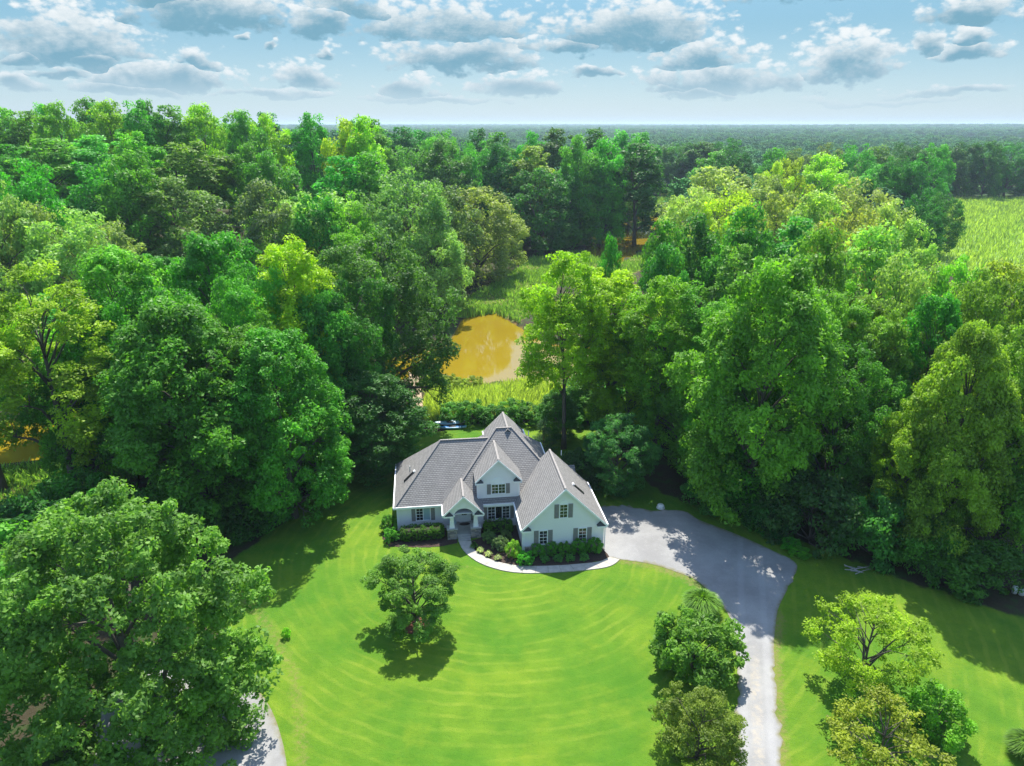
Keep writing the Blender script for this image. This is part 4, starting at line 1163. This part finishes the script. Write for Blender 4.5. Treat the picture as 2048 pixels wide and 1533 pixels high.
# north bank of the pond and creek
zone([(812, 352, 155, 170), (872, 372, 165, 165), (952, 376, 184, 170), (860, 455, 150, 130), (1000, 425, 196, 100), (640, 395, 140, 190), (560, 410, 138, 150), (735, 395, 146, 150)],
     'broad pale grey-green oak on the far bank of the pond', 'oaks on the far bank of the pond', 51, [PALE, GREY, (0.11, 0.17, 0.06), GREY], ['mid_oak', 'mid_round'])
zone([(1075, 338, 228, 140), (1130, 345, 240, 110), (1105, 420, 232, 95), (1180, 310, 250, 120), (1225, 320, 262, 105), (1265, 300, 290, 95), (1148, 455, 245, 70), (1200, 380, 245, 80), (1275, 345, 300, 60)],
     'dark green tree standing along the creek bank', 'trees along the creek bank', 52, [DEEP, (0.03, 0.095, 0.03), GREY, GREEN], ['mid_oak', 'mid_round', 'mid_maple'])
zone(row(700, 1300, 9, [(700, 300), (900, 300), (1300, 285)], 250, 100, 53, jt=14, jY=12), 'green tree in the wood behind the creek bank', 'trees in the wood behind the creek bank', 53, [GREEN, DEEP, (0.04, 0.14, 0.03), OLIVE], ['mid_maple', 'mid_poplar', 'mid_oak'])
zone(row(700, 1320, 11, [(700, 258), (1000, 264), (1320, 270)], 310, 80, 54, jt=6, jY=15), 'tree at the back of the wood beyond the creek', 'trees at the back of the wood beyond the creek', 54, [GREEN, DEEP, LIME, (0.04, 0.14, 0.03)], ['mid_maple', 'mid_poplar', 'mid_oak'])
# east wood, second and third rows
zone([(1222, 482, 108, 58), (1330, 452, 106, 110), (1395, 440, 112, 130), (1500, 425, 104, 140), (1480, 500, 95, 120), (1650, 470, 88, 150), (1600, 445, 108, 140), (1330, 500, 100, 110)],
     'leafy deep green tree in the wood behind the driveway trees', 'trees in the wood behind the driveway', 61, [GREEN, (0.035, 0.13, 0.03), EMER, OLIVE], ['mid_maple', 'mid_maple', 'mid_poplar'])
zone([(1760, 465, 96, 180), (1815, 520, 88, 130), (1710, 425, 118, 150), (1790, 405, 130, 150), (1640, 395, 135, 150), (1720, 372, 150, 150), (1560, 385, 150, 140), (1830, 450, 120, 110)],
     'pale sunlit tree in the middle of the wood near the corn field', 'pale trees in the wood near the corn field', 62, [PALE, (0.12, 0.20, 0.06), TAN, OLIVE, PALE], ['mid_round', 'mid_oak', 'mid_maple'])
zone([(1930, 520, 92, 140), (2010, 535, 88, 150), (2090, 520, 95, 150), (1880, 540, 100, 110), (1985, 570, 78, 140), (2100, 580, 80, 150)],
     'yellowish green tree at the near edge of the corn field', 'trees at the near edge of the corn field', 63, [OLIVE, (0.09, 0.18, 0.03), (0.085, 0.165, 0.035)], ['mid_maple', 'mid_round'])
zone([(1432, 335, 190, 190), (1390, 385, 165, 120), (1465, 390, 160, 130), (1530, 350, 205, 110)],
     'broad tan-green oak where the creek bends', 'oaks where the creek bends', 64, [TAN, (0.105, 0.18, 0.07), GOLD], ['mid_oak', 'mid_round'])
zone([(1890, 392, 222, 75), (1868, 420, 205, 60), (1840, 400, 190, 90)],
     'dark tree standing at the corner of the corn field', 'trees at the corner of the corn field', 65, [GREY, DEEP], ['mid_maple', 'mid_oak'])
zone([(1590, 318, 235, 90), (1650, 315, 245, 110), (1555, 330, 215, 70)], 'bright yellow-green tree beyond the tan-green oaks', 'yellow-green trees beyond the tan-green oaks', 66, [GOLD, (0.17, 0.25, 0.03)], ['mid_round', 'mid_maple'])
zone(row(1690, 1880, 4, [(1690, 345), (1880, 320)], 270, 95, 67, jt=10), 'grey-green tree in the wood beside the corn field', 'trees in the wood beside the corn field', 67, [GREY, DEEP, OLIVE, GREEN], ['mid_oak', 'mid_round'])
zone(row(1400, 1900, 9, [(1400, 300), (1700, 300), (1900, 290)], 320, 80, 68, jt=8, jY=16), 'green tree in the wood beyond the creek bend', 'trees in the wood beyond the creek bend', 68, [GREY, DEEP, OLIVE, GREEN], ['mid_oak', 'mid_round', 'mid_maple'])
zone(row(1780, 2200, 9, [(1780, 300), (1900, 285), (2050, 285), (2200, 290)], 415, 75, 69, jt=9, jY=8), 'dark tree along the far side of the corn field', 'trees along the far side of the corn field', 69, [DEEP, GREY, (0.03, 0.09, 0.03)], ['mid_oak', 'mid_round'])
zone(row(1290, 1480, 5, [(1290, 300), (1480, 285)], 430, 75, 70, jt=7), 'dark tree at the head of the creek', 'trees at the head of the creek', 70, [DEEP, (0.03, 0.09, 0.035)], ['mid_oak', 'mid_maple'])

# --- the far woods: one mass, tree by tree instanced on points
def far_woods():
    rng = np.random.default_rng(5)
    col = bpy.data.collections.new('far_tree_kinds')
    for i, (H, Rr, c) in enumerate([(18, 6.5, (0.024, 0.100, 0.032)), (17, 7.2, (0.032, 0.115, 0.036)), (20, 6.0, (0.045, 0.140, 0.03)), (17, 7.0, (0.04, 0.11, 0.04)), (18, 6.6, (0.06, 0.145, 0.035)), (19, 6.4, (0.026, 0.095, 0.032))]):
        n = 60
        cen = rng.normal(size=(n, 3)); cen /= np.linalg.norm(cen, axis=1)[:, None]; cen[:, 2] = np.abs(cen[:, 2]) * 1.15 - 0.15
        cen = cen * np.array([Rr, Rr, H * 0.42]) * (0.62 + 0.3 * rng.random((n, 1))) + np.array([0, 0, H * 0.5])
        me = leaves_mesh('far_crown', cen, np.full(n, 1.7) * (0.6 + 0.8 * rng.random(n)), 26, 1.15, rng, shell=0.4)
        m = bpy.data.materials.get('far_leaf_%d' % i)
        t = NT('far_leaf_%d' % i)
        tv = t.attr('tint'); oi = t.n('ShaderNodeObjectInfo')
        k = t.math('MULTIPLY', t.math('ADD', 1.35, t.math('MULTIPLY', tv, 1.1)), t.math('ADD', 0.75, t.math('MULTIPLY', oi.outputs['Random'], 0.5)))
        vm = t.n('ShaderNodeVectorMath', operation='SCALE'); vm.inputs[0].default_value = c; t.L.new(k, vm.inputs['Scale'])
        t.base(vm.outputs[0]); t.rough(0.7); t.b.inputs['Specular IOR Level'].default_value = 0.1
        me.materials.clear(); me.materials.append(t.m)
        o = bpy.data.objects.new('far_tree_kind', me); col.objects.link(o)
    pts = []
    # density falls with distance; the floor of the visible wedge only
    for (y0, y1, sp) in ((255, 480, 11.5), (480, 900, 13), (900, 1800, 17), (1800, 3600, 26), (3600, 7000, 42)):
        ys_ = np.arange(y0, y1, sp)
        for yv in ys_:
            hwid = yv * 0.80 + 30
            xs_ = np.arange(-hwid, hwid, sp)
            q = np.stack([xs_ + rng.uniform(-0.42, 0.42, len(xs_)) * sp, yv + rng.uniform(-0.42, 0.42, len(xs_)) * sp], 1)
            pts.append(q)
    pts = np.concatenate(pts)
    X, Y = pts[:, 0], pts[:, 1]
    keep = (sdf(FIELD, X, Y) > 8) & (sdf(CREEK, X, Y) > 10) & (sdf(MARSH3, X, Y) > 8)
    head = px([(1225, 470), (1260, 440), (1320, 392), (1390, 372), (1400, 395), (1330, 450), (1280, 500)])
    keep &= ~inside(head, X, Y)
    # room kept by the trees built one by one
    taken = np.array([tuple(o.location)[:2] for o in bpy.data.objects if o.type == 'EMPTY' and o.get('category') == 'tree' and o.location.y > 180])
    for tx, ty in taken: keep &= np.hypot(X - tx, Y - ty) > 8.5
    keep &= ~((Y < 330) & (X < 110) & (X > 20) & (Y < 240))
    # fields and water far off
    keep &= ~(np.sin(X / 410 + 2.1) * np.cos(Y / 640 + 0.7) > 0.88)
    keep &= ~inside(np.array([(2350, 7200), (4400, 7200), (6600, 14000), (2600, 14000)]), X, Y)
    pts = pts[keep]; X, Y = pts[:, 0], pts[:, 1]
    me = bpy.data.meshes.new('far_woods')
    V = np.stack([X, Y, hill(X, Y) - 0.5], 1).astype(np.float32)
    me.vertices.add(len(V)); me.vertices.foreach_set('co', V.ravel())
    sc = (0.8 + 0.4 * rng.random(len(V))) * np.where(Y > 1800, 1.15, 1.0) * np.where(Y > 3600, 1.25, 1.0)
    a = me.attributes.new('tree_scale', 'FLOAT', 'POINT'); a.data.foreach_set('value', sc.astype(np.float32))
    a = me.attributes.new('spread', 'FLOAT', 'POINT'); a.data.foreach_set('value', (sc * np.interp(Y, [250, 900, 1800, 3600, 7000], [1, 1.1, 1.35, 1.9, 2.8])).astype(np.float32))
    o = link('far_woods', me)
    tag(o, 'unbroken woods stretching away to the horizon', 'woods', kind='stuff')
    ng = bpy.data.node_groups.new('far_woods', 'GeometryNodeTree')
    ng.interface.new_socket('Geometry', in_out='INPUT', socket_type='NodeSocketGeometry')
    ng.interface.new_socket('Geometry', in_out='OUTPUT', socket_type='NodeSocketGeometry')
    N, L = ng.nodes, ng.links
    gi, go = N.new('NodeGroupInput'), N.new('NodeGroupOutput')
    m2p = N.new('GeometryNodeMeshToPoints')
    iop = N.new('GeometryNodeInstanceOnPoints')
    ci = N.new('GeometryNodeCollectionInfo'); ci.inputs['Collection'].default_value = col
    ci.inputs['Separate Children'].default_value = True; ci.inputs['Reset Children'].default_value = True
    at1 = N.new('GeometryNodeInputNamedAttribute'); at1.data_type = 'FLOAT'; at1.inputs['Name'].default_value = 'tree_scale'
    at2 = N.new('GeometryNodeInputNamedAttribute'); at2.data_type = 'FLOAT'; at2.inputs['Name'].default_value = 'spread'
    cx = N.new('ShaderNodeCombineXYZ')
    L.new(at2.outputs[0], cx.inputs[0]); L.new(at2.outputs[0], cx.inputs[1]); L.new(at1.outputs[0], cx.inputs[2])
    rv = N.new('FunctionNodeRandomValue'); rv.data_type = 'FLOAT_VECTOR'; rv.inputs['Max'].default_value = (0, 0, 6.283)
    ri = N.new('FunctionNodeRandomValue'); ri.data_type = 'INT'
    for s in ri.inputs:
        if s.name == 'Max' and s.type == 'INT': s.default_value = 50
    iop.inputs['Pick Instance'].default_value = True
    L.new(gi.outputs[0], m2p.inputs[0]); L.new(m2p.outputs[0], iop.inputs['Points']); L.new(ci.outputs[0], iop.inputs['Instance'])
    L.new([s for s in ri.outputs if s.type == 'INT'][0], iop.inputs['Instance Index'])
    L.new([s for s in rv.outputs if s.type == 'VECTOR'][0], iop.inputs['Rotation'])
    L.new(cx.outputs[0], iop.inputs['Scale']); L.new(iop.outputs[0], go.inputs[0])
    md = o.modifiers.new('trees', 'NODES'); md.node_group = ng
    print('far trees', len(pts))
far_woods()

# ------------------------------------------------------------------ reeds, corn, grass tufts
def blades(name, polys, n, h, w, mats, seed, label, cat, lean=0.25, clump=1.0, z=0.0, tints=None, avoid=None):
    rng = np.random.default_rng(seed); P = []
    for poly, k in zip(polys, n):
        lo, hi = poly.min(0), poly.max(0); got = 0; acc = []
        while got < k:
            q = lo + (hi - lo) * rng.random((k, 2)); q = q[inside(poly, q[:, 0], q[:, 1])]; acc.append(q); got += len(q)
        P.append(np.concatenate(acc)[:k])
    P = np.concatenate(P); m = len(P)
    hh = h * (0.55 + 0.7 * rng.random(m)) * (0.75 + 0.35 * np.sin(P[:, 0] * 0.31) * np.cos(P[:, 1] * 0.23))
    a = rng.random(m) * 6.283; dx = np.stack([np.cos(a), np.sin(a)], 1)
    ln = rng.normal(0, lean, (m, 2)) * hh[:, None]
    ww = w * (0.6 + 0.8 * rng.random(m))
    zb = np.full(m, z)
    v = np.zeros((m, 5, 3), np.float32)
    v[:, 0, :2] = P - dx * ww[:, None] / 2; v[:, 1, :2] = P + dx * ww[:, None] / 2
    v[:, 2, :2] = P + dx * ww[:, None] * 0.4 + ln * 0.4; v[:, 3, :2] = P - dx * ww[:, None] * 0.4 + ln * 0.4
    v[:, 4, :2] = P + ln
    v[:, 0, 2] = zb - 0.9; v[:, 1, 2] = zb - 0.9; v[:, 2, 2] = v[:, 3, 2] = zb + hh * 0.6; v[:, 4, 2] = zb + hh
    V = v.reshape(-1, 3); i = np.arange(m)[:, None] * 5
    f = np.concatenate([i + np.array([0, 1, 2]), i + np.array([0, 2, 3]), i + np.array([3, 2, 4])])
    t0 = rng.random(m)
    me = mesh_np(name, V, f, LEAF, np.r_[t0, t0, t0])
    return tag(link(name, me), label, cat, kind='stuff')
o = blades('reeds', [MARSH1], [16000], 2.1, 0.16, None, 1, 'pale green reeds between the back lawn and the pond', 'reeds'); o.color = (0.19, 0.26, 0.105, 1)
o = blades('marsh_grass', [MARSH2, MARSH3, MARSH4, MARSH5], [15000, 5000, 4000, 6000], 1.5, 0.26, None, 2, 'marsh grass fringing the far shore and the creek', 'marsh grass', lean=0.35, z=-0.3); o.color = (0.085, 0.165, 0.055, 1)
o = blades('corn', [FIELD], [42000], 2.3, 0.4, None, 3, 'field of tall pale green corn beyond the wood', 'corn', lean=0.3); o.color = (0.10, 0.165, 0.060, 1)
def tuft(x, y, h, r, n, col, seed, label, name='ornamental_grass'):
    p = at(x, y); rng = np.random.default_rng(seed)
    a = rng.random(n) * 6.283; k = np.sqrt(rng.random(n)); hh = h * (0.6 + 0.5 * rng.random(n)) * (1.05 - 0.35 * k)
    base = np.stack([np.cos(a), np.sin(a)], 1) * (k * r * 0.35)[:, None]; tip = np.stack([np.cos(a), np.sin(a)], 1) * (k * r * 1.05)[:, None]
    V = np.zeros((n, 5, 3), np.float32); s = np.stack([-np.sin(a), np.cos(a)], 1) * 0.03
    V[:, 0, :2] = base - s; V[:, 1, :2] = base + s; mid = base * 0.35 + tip * 0.65
    V[:, 2, :2] = mid + s; V[:, 3, :2] = mid - s; V[:, 4, :2] = tip * 1.15
    V[:, 2, 2] = V[:, 3, 2] = hh; V[:, 4, 2] = hh * (1.12 - 0.3 * k)
    i = np.arange(n)[:, None] * 5
    f = np.concatenate([i + np.array([0, 1, 2]), i + np.array([0, 2, 3]), i + np.array([3, 2, 4])]); t0 = rng.random(n)
    e = empty(name, (p[0], p[1], 0)); tag(e, label, 'ornamental grass')
    b = MB(); b.tube([(0, 0, -0.05), (0, 0, 0.25)], [r * 0.38, r * 0.25], 9); b.build('root_crown', MULCH, e)
    c = link('blade_clump', mesh_np('blade_clump', V.reshape(-1, 3), f, LEAF, np.r_[t0, t0, t0]), e); c.color = (*col, 1)
tuft(1402, 1222, 1.75, 1.6, 2600, (0.050, 0.110, 0.020), 4, 'fountain of arching ornamental grass at the driveway curve')
tuft(2052, 1512, 1.6, 1.3, 2200, (0.050, 0.105, 0.022), 5, 'arching ornamental grass clump standing alone on the mown grass')

# ------------------------------------------------------------------ planting round the house
def hplant(kind, hx, hy, h, r, col, name, label, group=None, foliage='foliage'):
    p = hw(hx, hy, 0.02)
    return plant(kind, tuple(p), h, r, col, name, label, 'shrub', group, None, True, foliage)
def hedge(name, x0, x1, y0, y1, h, seed, label):
    rng = np.random.default_rng(seed)
    e = empty(name, tuple(hw((x0 + x1) / 2, (y0 + y1) / 2)), YAW); tag(e, label, 'hedge')
    A, B = (x1 - x0) / 2, (y1 - y0) / 2
    n = int((2 * A * h * 2 + 2 * B * h * 2 + 4 * A * B) * 26)
    # leaf clumps over a rounded box
    p = rng.uniform(-1, 1, (n, 3)); ax = rng.choice(3, n, p=np.array([B * h, A * h, A * B]) / (B * h + A * h + A * B)); p[np.arange(n), ax] = np.sign(p[np.arange(n), ax])
    p[:, 2] = np.where(p[:, 2] < -0.98, rng.uniform(-1, 1, n), p[:, 2])
    ln = (np.abs(p) ** 6).sum(1) ** (1 / 6); p /= np.maximum(ln, 1)[:, None]
    cen = p * np.array([A - 0.1, B - 0.1, h / 2 - 0.08]) + np.array([0, 0, h / 2])
    cen += rng.normal(0, 0.03, cen.shape); cen[:, 2] += 0.05 * np.sin(cen[:, 0] * 2.1 + seed) * (cen[:, 2] > h * 0.6)
    me = leaves_mesh('foliage', cen, np.full(n, 0.12), 22, 0.085, rng, 0.9, 0.3, 0.2)
    c = link('foliage', me, e); c.color = (0.036, 0.115, 0.016, 1)
    MB().box(-A + 0.22, A - 0.22, -B + 0.22, B - 0.22, 0, h - 0.22).build('twig_core', simple('twig_dark', (0.03, 0.035, 0.015), 0.95, 0.3) if 'twig_dark' not in bpy.data.materials else bpy.data.materials['twig_dark'], e, bevel=0.12)
hedge('clipped_hedge', -11.9, -7.4, 3.35, 4.95, 1.38, 1, 'long dark clipped hedge under the blinded window')
hedge('clipped_hedge', -3.5, -0.45, 3.55, 4.9, 1.35, 2, 'dark clipped block hedge under the triple window')
def hp(kind, zx, zy, h, r, col, name, label, group=None):
    q = hpx(zx, zy); return hplant(kind, q[0], q[1], h, r, col, name, label, group)
hp('bush', 935, 1120, 1.15, 0.62, (0.075, 0.135, 0.075), 'boxwood', 'grey-green ball shrub beside the porch pier')
hp('bush', 1068, 1108, 1.05, 0.52, (0.075, 0.135, 0.075), 'boxwood', 'grey-green ball shrub before the block hedge, next to the garage')
hp('bush', 1025, 1180, 1.3, 0.75, (0.085, 0.14, 0.085), 'boxwood', 'largest grey-green ball shrub in the mulch bed')
hp('bush', 1130, 1235, 1.6, 0.72, (0.10, 0.20, 0.03), 'azalea', 'upright yellow-green shrub at the garage corner')
hp('bush', 1225, 1290, 1.15, 0.75, (0.055, 0.20, 0.025), 'azalea', 'bright green shrub touching the walk at the garage corner')
for i, (x, y, lab) in enumerate([(822, 1165, 'variegated clump nearest the porch steps'), (870, 1200, 'variegated clump second from the porch steps'), (933, 1230, 'variegated clump third from the porch steps'), (1008, 1260, 'variegated clump beside the upright yellow-green shrub')]):
    q = hpx(x, y); p = hw(q[0], q[1]); rng = np.random.default_rng(40 + i); n = 130
    a = rng.random(n) * 6.283; k = 0.3 + 0.7 * rng.random(n); r = 0.52
    d = np.stack([np.cos(a), np.sin(a)], 1); V = np.zeros((n, 4, 3), np.float32); s = np.stack([-np.sin(a), np.cos(a)], 1) * 0.055
    V[:, 0, :2] = d * 0.05; V[:, 1, :2] = d * (r * k * 0.6)[:, None] - s; V[:, 2, :2] = d * (r * k)[:, None]; V[:, 3, :2] = d * (r * k * 0.6)[:, None] + s
    z = 0.5 * (1.15 - k) + 0.12; V[:, 1, 2] = V[:, 3, 2] = z + 0.12; V[:, 2, 2] = z - 0.02; V[:, 0, 2] = 0.03
    e = empty('hosta', tuple(p)); tag(e, 'pale green striped leafy %s' % lab, 'plant', 'variegated clumps along the walk')
    c = link('leaf_clump', mesh_np('leaf_clump', V.reshape(-1, 3), np.arange(n * 4).reshape(-1, 4), LEAF, rng.random(n)), e); c.color = ((0.11, 0.17, 0.07, 1) if i else (0.05, 0.12, 0.04, 1))
    MB().tube([(0, 0, -0.02), (0, 0, 0.12)], [0.1, 0.06], 7).build('root_crown', MULCH, e)
for i, (x, y, h, r, lab) in enumerate([(1320, 1225, 1.55, 0.68, 'first leafy shrub from the garage corner against the stone base'), (1432, 1215, 1.6, 0.66, 'second leafy shrub against the stone base'), (1530, 1215, 1.55, 0.66, 'third leafy shrub against the stone base'),
                                     (1650, 1205, 1.9, 0.78, 'tall leafy shrub against the stone base'), (1765, 1195, 1.85, 0.78, 'last leafy shrub on the stone base before the driveway')]):
    hp('bush', x, y, h * 0.74, r, (0.042, 0.150, 0.026), 'hydrangea', lab, 'shrubs along the garage gable')
for i, x in enumerate((1375, 1480, 1575, 1685)):
    hp('bush', x, 1275 - i * 4, 0.62, 0.42, (0.05, 0.14, 0.05), 'low_shrub', 'low round plant in front of the leafy garage shrubs', 'low plants in front of the garage shrubs')
hp('bush', 150, 1025, 1.5, 0.8, (0.05, 0.16, 0.03), 'hydrangea', 'green shrub at the house corner behind the long hedge')
hp('bush', 170, 1110, 1.3, 0.75, (0.07, 0.20, 0.03), 'hydrangea', 'bright green shrub at the end of the long hedge')
# scrub behind the back lawn
for i, x in enumerate((905, 945, 985, 1025, 1062, 1140, 1170)):
    p = at(x, 846 + (i % 3) * 3); plant('bush', (p[0], p[1] + 0.8, 0), 2.4 + 0.5 * (i % 2), 2.0, (0.045, 0.14, 0.03), 'scrub_bush', 'leafy bush in the row between the back lawn and the reeds', 'bush', 'bushes behind the back lawn')
for i, x in enumerate((868, 880, 900, 922, 948)):
    p = at(x, 775 + (i * 7) % 11); plant('bush', (p[0], p[1], -0.1), 2.2, 1.6, (0.13, 0.19, 0.04), 'marsh_shrub', 'low yellow-green marsh plant at the pond edge', 'bush', 'marsh plants at the pond edge')
# weeds along the driveway verge
for i, (x, y) in enumerate([(1460, 1038), (1500, 1052), (1540, 1072), (1580, 1098), (1600, 1112), (1520, 1058)]):
    gpl('bush', x, y, 0.8 + 0.3 * (i % 2), 0.9, (0.045, 0.19, 0.022), 'weed_clump', 'low green weeds on the driveway verge', 'weeds', foliage='foliage', group='weeds on the driveway verge')
gpl('bush', 573, 1275, 0.8, 0.35, (0.10, 0.26, 0.02), 'seedling', 'tiny upright seedling on the lawn by the worn trail', 'seedling', foliage='foliage')

# ------------------------------------------------------------------ boats, boardwalk, clutter
def kayak(x, y, L_, wid, rz, tilt, hull, deck, label, z=0.0):
    p = at(x, y); e = empty('kayak', (p[0], p[1], z + 0.02), rz); tag(e, label, 'kayak')
    e.rotation_euler = (tilt, 0, rz)
    n, m = 17, 10; V = []; Fq = []
    for part in (0, 1):
        V = []; Fq = []
        for i in range(n):
            s = -1 + 2 * i / (n - 1); w = wid / 2 * max(0.02, (1 - abs(s) ** 2.4)) ; rise = 0.22 * abs(s) ** 3
            for k in range(m):
                a = math.pi * k / (m - 1)
                if part == 0: V.append((s * L_ / 2, -w * math.cos(a), 0.26 + rise - (0.26 + rise * 0.4) * math.sin(a) ** 0.7))
                else: V.append((s * L_ / 2, -w * 0.985 * math.cos(a), 0.262 + rise + 0.09 * math.sin(a) * (1 - abs(s))))
        for i in range(n - 1):
            for k in range(m - 1): Fq.append((i * m + k, i * m + k + 1, (i + 1) * m + k + 1, (i + 1) * m + k))
        link('hull' if part == 0 else 'deck', mesh_np('kayak', V, Fq, hull if part == 0 else deck, smooth=True), e)
    MB().extrude_z([(0.5 * math.cos(a), 0.2 * math.sin(a)) for a in np.linspace(0, 6.283, 15)[:-1]], 0.30, 0.375).build('cockpit', BLACK, e)
KW = simple('kayak_white', (0.62, 0.64, 0.66), 0.35, 0.04); KB = simple('kayak_blue', (0.03, 0.18, 0.42), 0.35, 0.08); KLB = simple('kayak_sky', (0.25, 0.45, 0.6), 0.35, 0.05)
kayak(905, 858, 3.9, 0.8, R(4), 0.0, KLB, KB, 'blue kayak lying on the back lawn')
kayak(900, 851, 4.3, 0.85, R(7), R(20), KW, KLB, 'white kayak behind the blue one on the back lawn', 0.22)
def boardwalk():
    a, b_ = at(843, 852), at(826, 752, -0.2)
    d = np.array([b_[0] - a[0], b_[1] - a[1]]); Ln = np.linalg.norm(d); rz = math.atan2(d[1], d[0])
    e = empty('boardwalk', (a[0], a[1], 0), rz); tag(e, 'straight wooden boardwalk running from the back lawn to the pond', 'boardwalk')
    dk = MB(); n = int(Ln / 0.16)
    for i in range(n): dk.box(i * 0.16, i * 0.16 + 0.145, -0.75 + 0.01 * (i % 3), 0.75 - 0.012 * (i % 2), 0.42, 0.46)
    o = dk.build('decking', WOOD, e); o['kind'] = 'stuff'
    for s in (-1, 1):
        MB().box(0, n * 0.16, s * 0.6 - 0.04, s * 0.6 + 0.04, 0.26, 0.418).build('beam', WOOD, e)
        for i in range(0, int(Ln / 2.4) + 1): MB().tube([(i * 2.4 + 0.2, s * 0.68, -1.6), (i * 2.4 + 0.2, s * 0.68, 0.52)], [0.08, 0.075], 7).build('post', WOOD, e)
boardwalk()
# dead branches dragged to the wood edge
def branch_pile():
    p = at(1715, 1142); e = empty('branch_pile', (p[0], p[1], 0)); tag(e, 'heap of bleached dead branches at the edge of the woods', 'branches')
    rg = random.Random(4); M_ = simple('dead_wood', (0.42, 0.40, 0.37), 0.9, 0.2)
    for i in range(9):
        a = rg.uniform(-0.7, 0.5); L_ = rg.uniform(1.0, 2.2); x, y = rg.uniform(-0.8, 0.8), rg.uniform(-0.4, 0.4)
        MB().tube([(x - L_ / 2 * math.cos(a), y - L_ / 2 * math.sin(a), 0.05 + 0.03 * i), (x, y, 0.14 + 0.05 * rg.random()), (x + L_ / 2 * math.cos(a), y + L_ / 2 * math.sin(a), 0.06 + 0.12 * rg.random())], [0.045, 0.035, 0.012], 6).build('branch', M_, e)
branch_pile()
WPL = simple('white_plastic', (0.72, 0.73, 0.72), 0.45, 0.06)
def jug(x, y, h, lab):
    p = at(x, y); e = empty('container', (p[0], p[1], 0)); tag(e, lab, 'container', 'white containers at the wood edge')
    MB().tube([(0, 0, 0), (0, 0, h * 0.75), (0, 0, h * 0.88), (0, 0, h)], [0.22, 0.23, 0.2, 0.09], 10).build('body', WPL, e, True)
    MB().tube([(0, 0, h), (0, 0, h + 0.05)], [0.08, 0.08], 8).build('cap', BLACK, e)
jug(2028, 1186, 0.75, 'tallest white plastic container at the wood edge')
jug(2042, 1190, 0.62, 'white plastic container between two others at the wood edge')
jug(2052, 1184, 0.55, 'shortest white plastic container at the wood edge')
# pale rounded thing on the grass where the drive ends
def propane():
    p = at(1321, 1016); e = empty('white_tub', (p[0], p[1], 0)); tag(e, 'small white upturned tub on the grass where the driveway ends', 'tub')
    MB().tube([(0, 0, 0), (0, 0, 0.3), (0, 0, 0.42), (0, 0, 0.46)], [0.42, 0.38, 0.28, 0.05], 14).build('shell', WPL, e, True)
    MB().tube([(0, 0, 0.0), (0, 0, 0.05)], [0.46, 0.46], 14).build('rim', WPL, e)
propane()

# ------------------------------------------------------------------ haze
def haze():
    b = MB().box(-13000, 13000, -30, 14500, -3.0, 62)
    o = b.build('haze', None)
    m = bpy.data.materials.new('haze'); m.use_nodes = True; nt = m.node_tree; nt.nodes.clear()
    v = nt.nodes.new('ShaderNodeVolumePrincipled'); v.inputs['Color'].default_value = (0.66, 0.84, 1.0, 1); v.inputs['Density'].default_value = HAZE
    v.inputs['Anisotropy'].default_value = 0.2
    out = nt.nodes.new('ShaderNodeOutputMaterial'); nt.links.new(v.outputs[0], out.inputs['Volume'])
    o.data.materials.append(m)
    tag(o, 'thin pale summer haze over the whole landscape', 'haze', kind='stuff')
HAZE = 0.00013
haze()
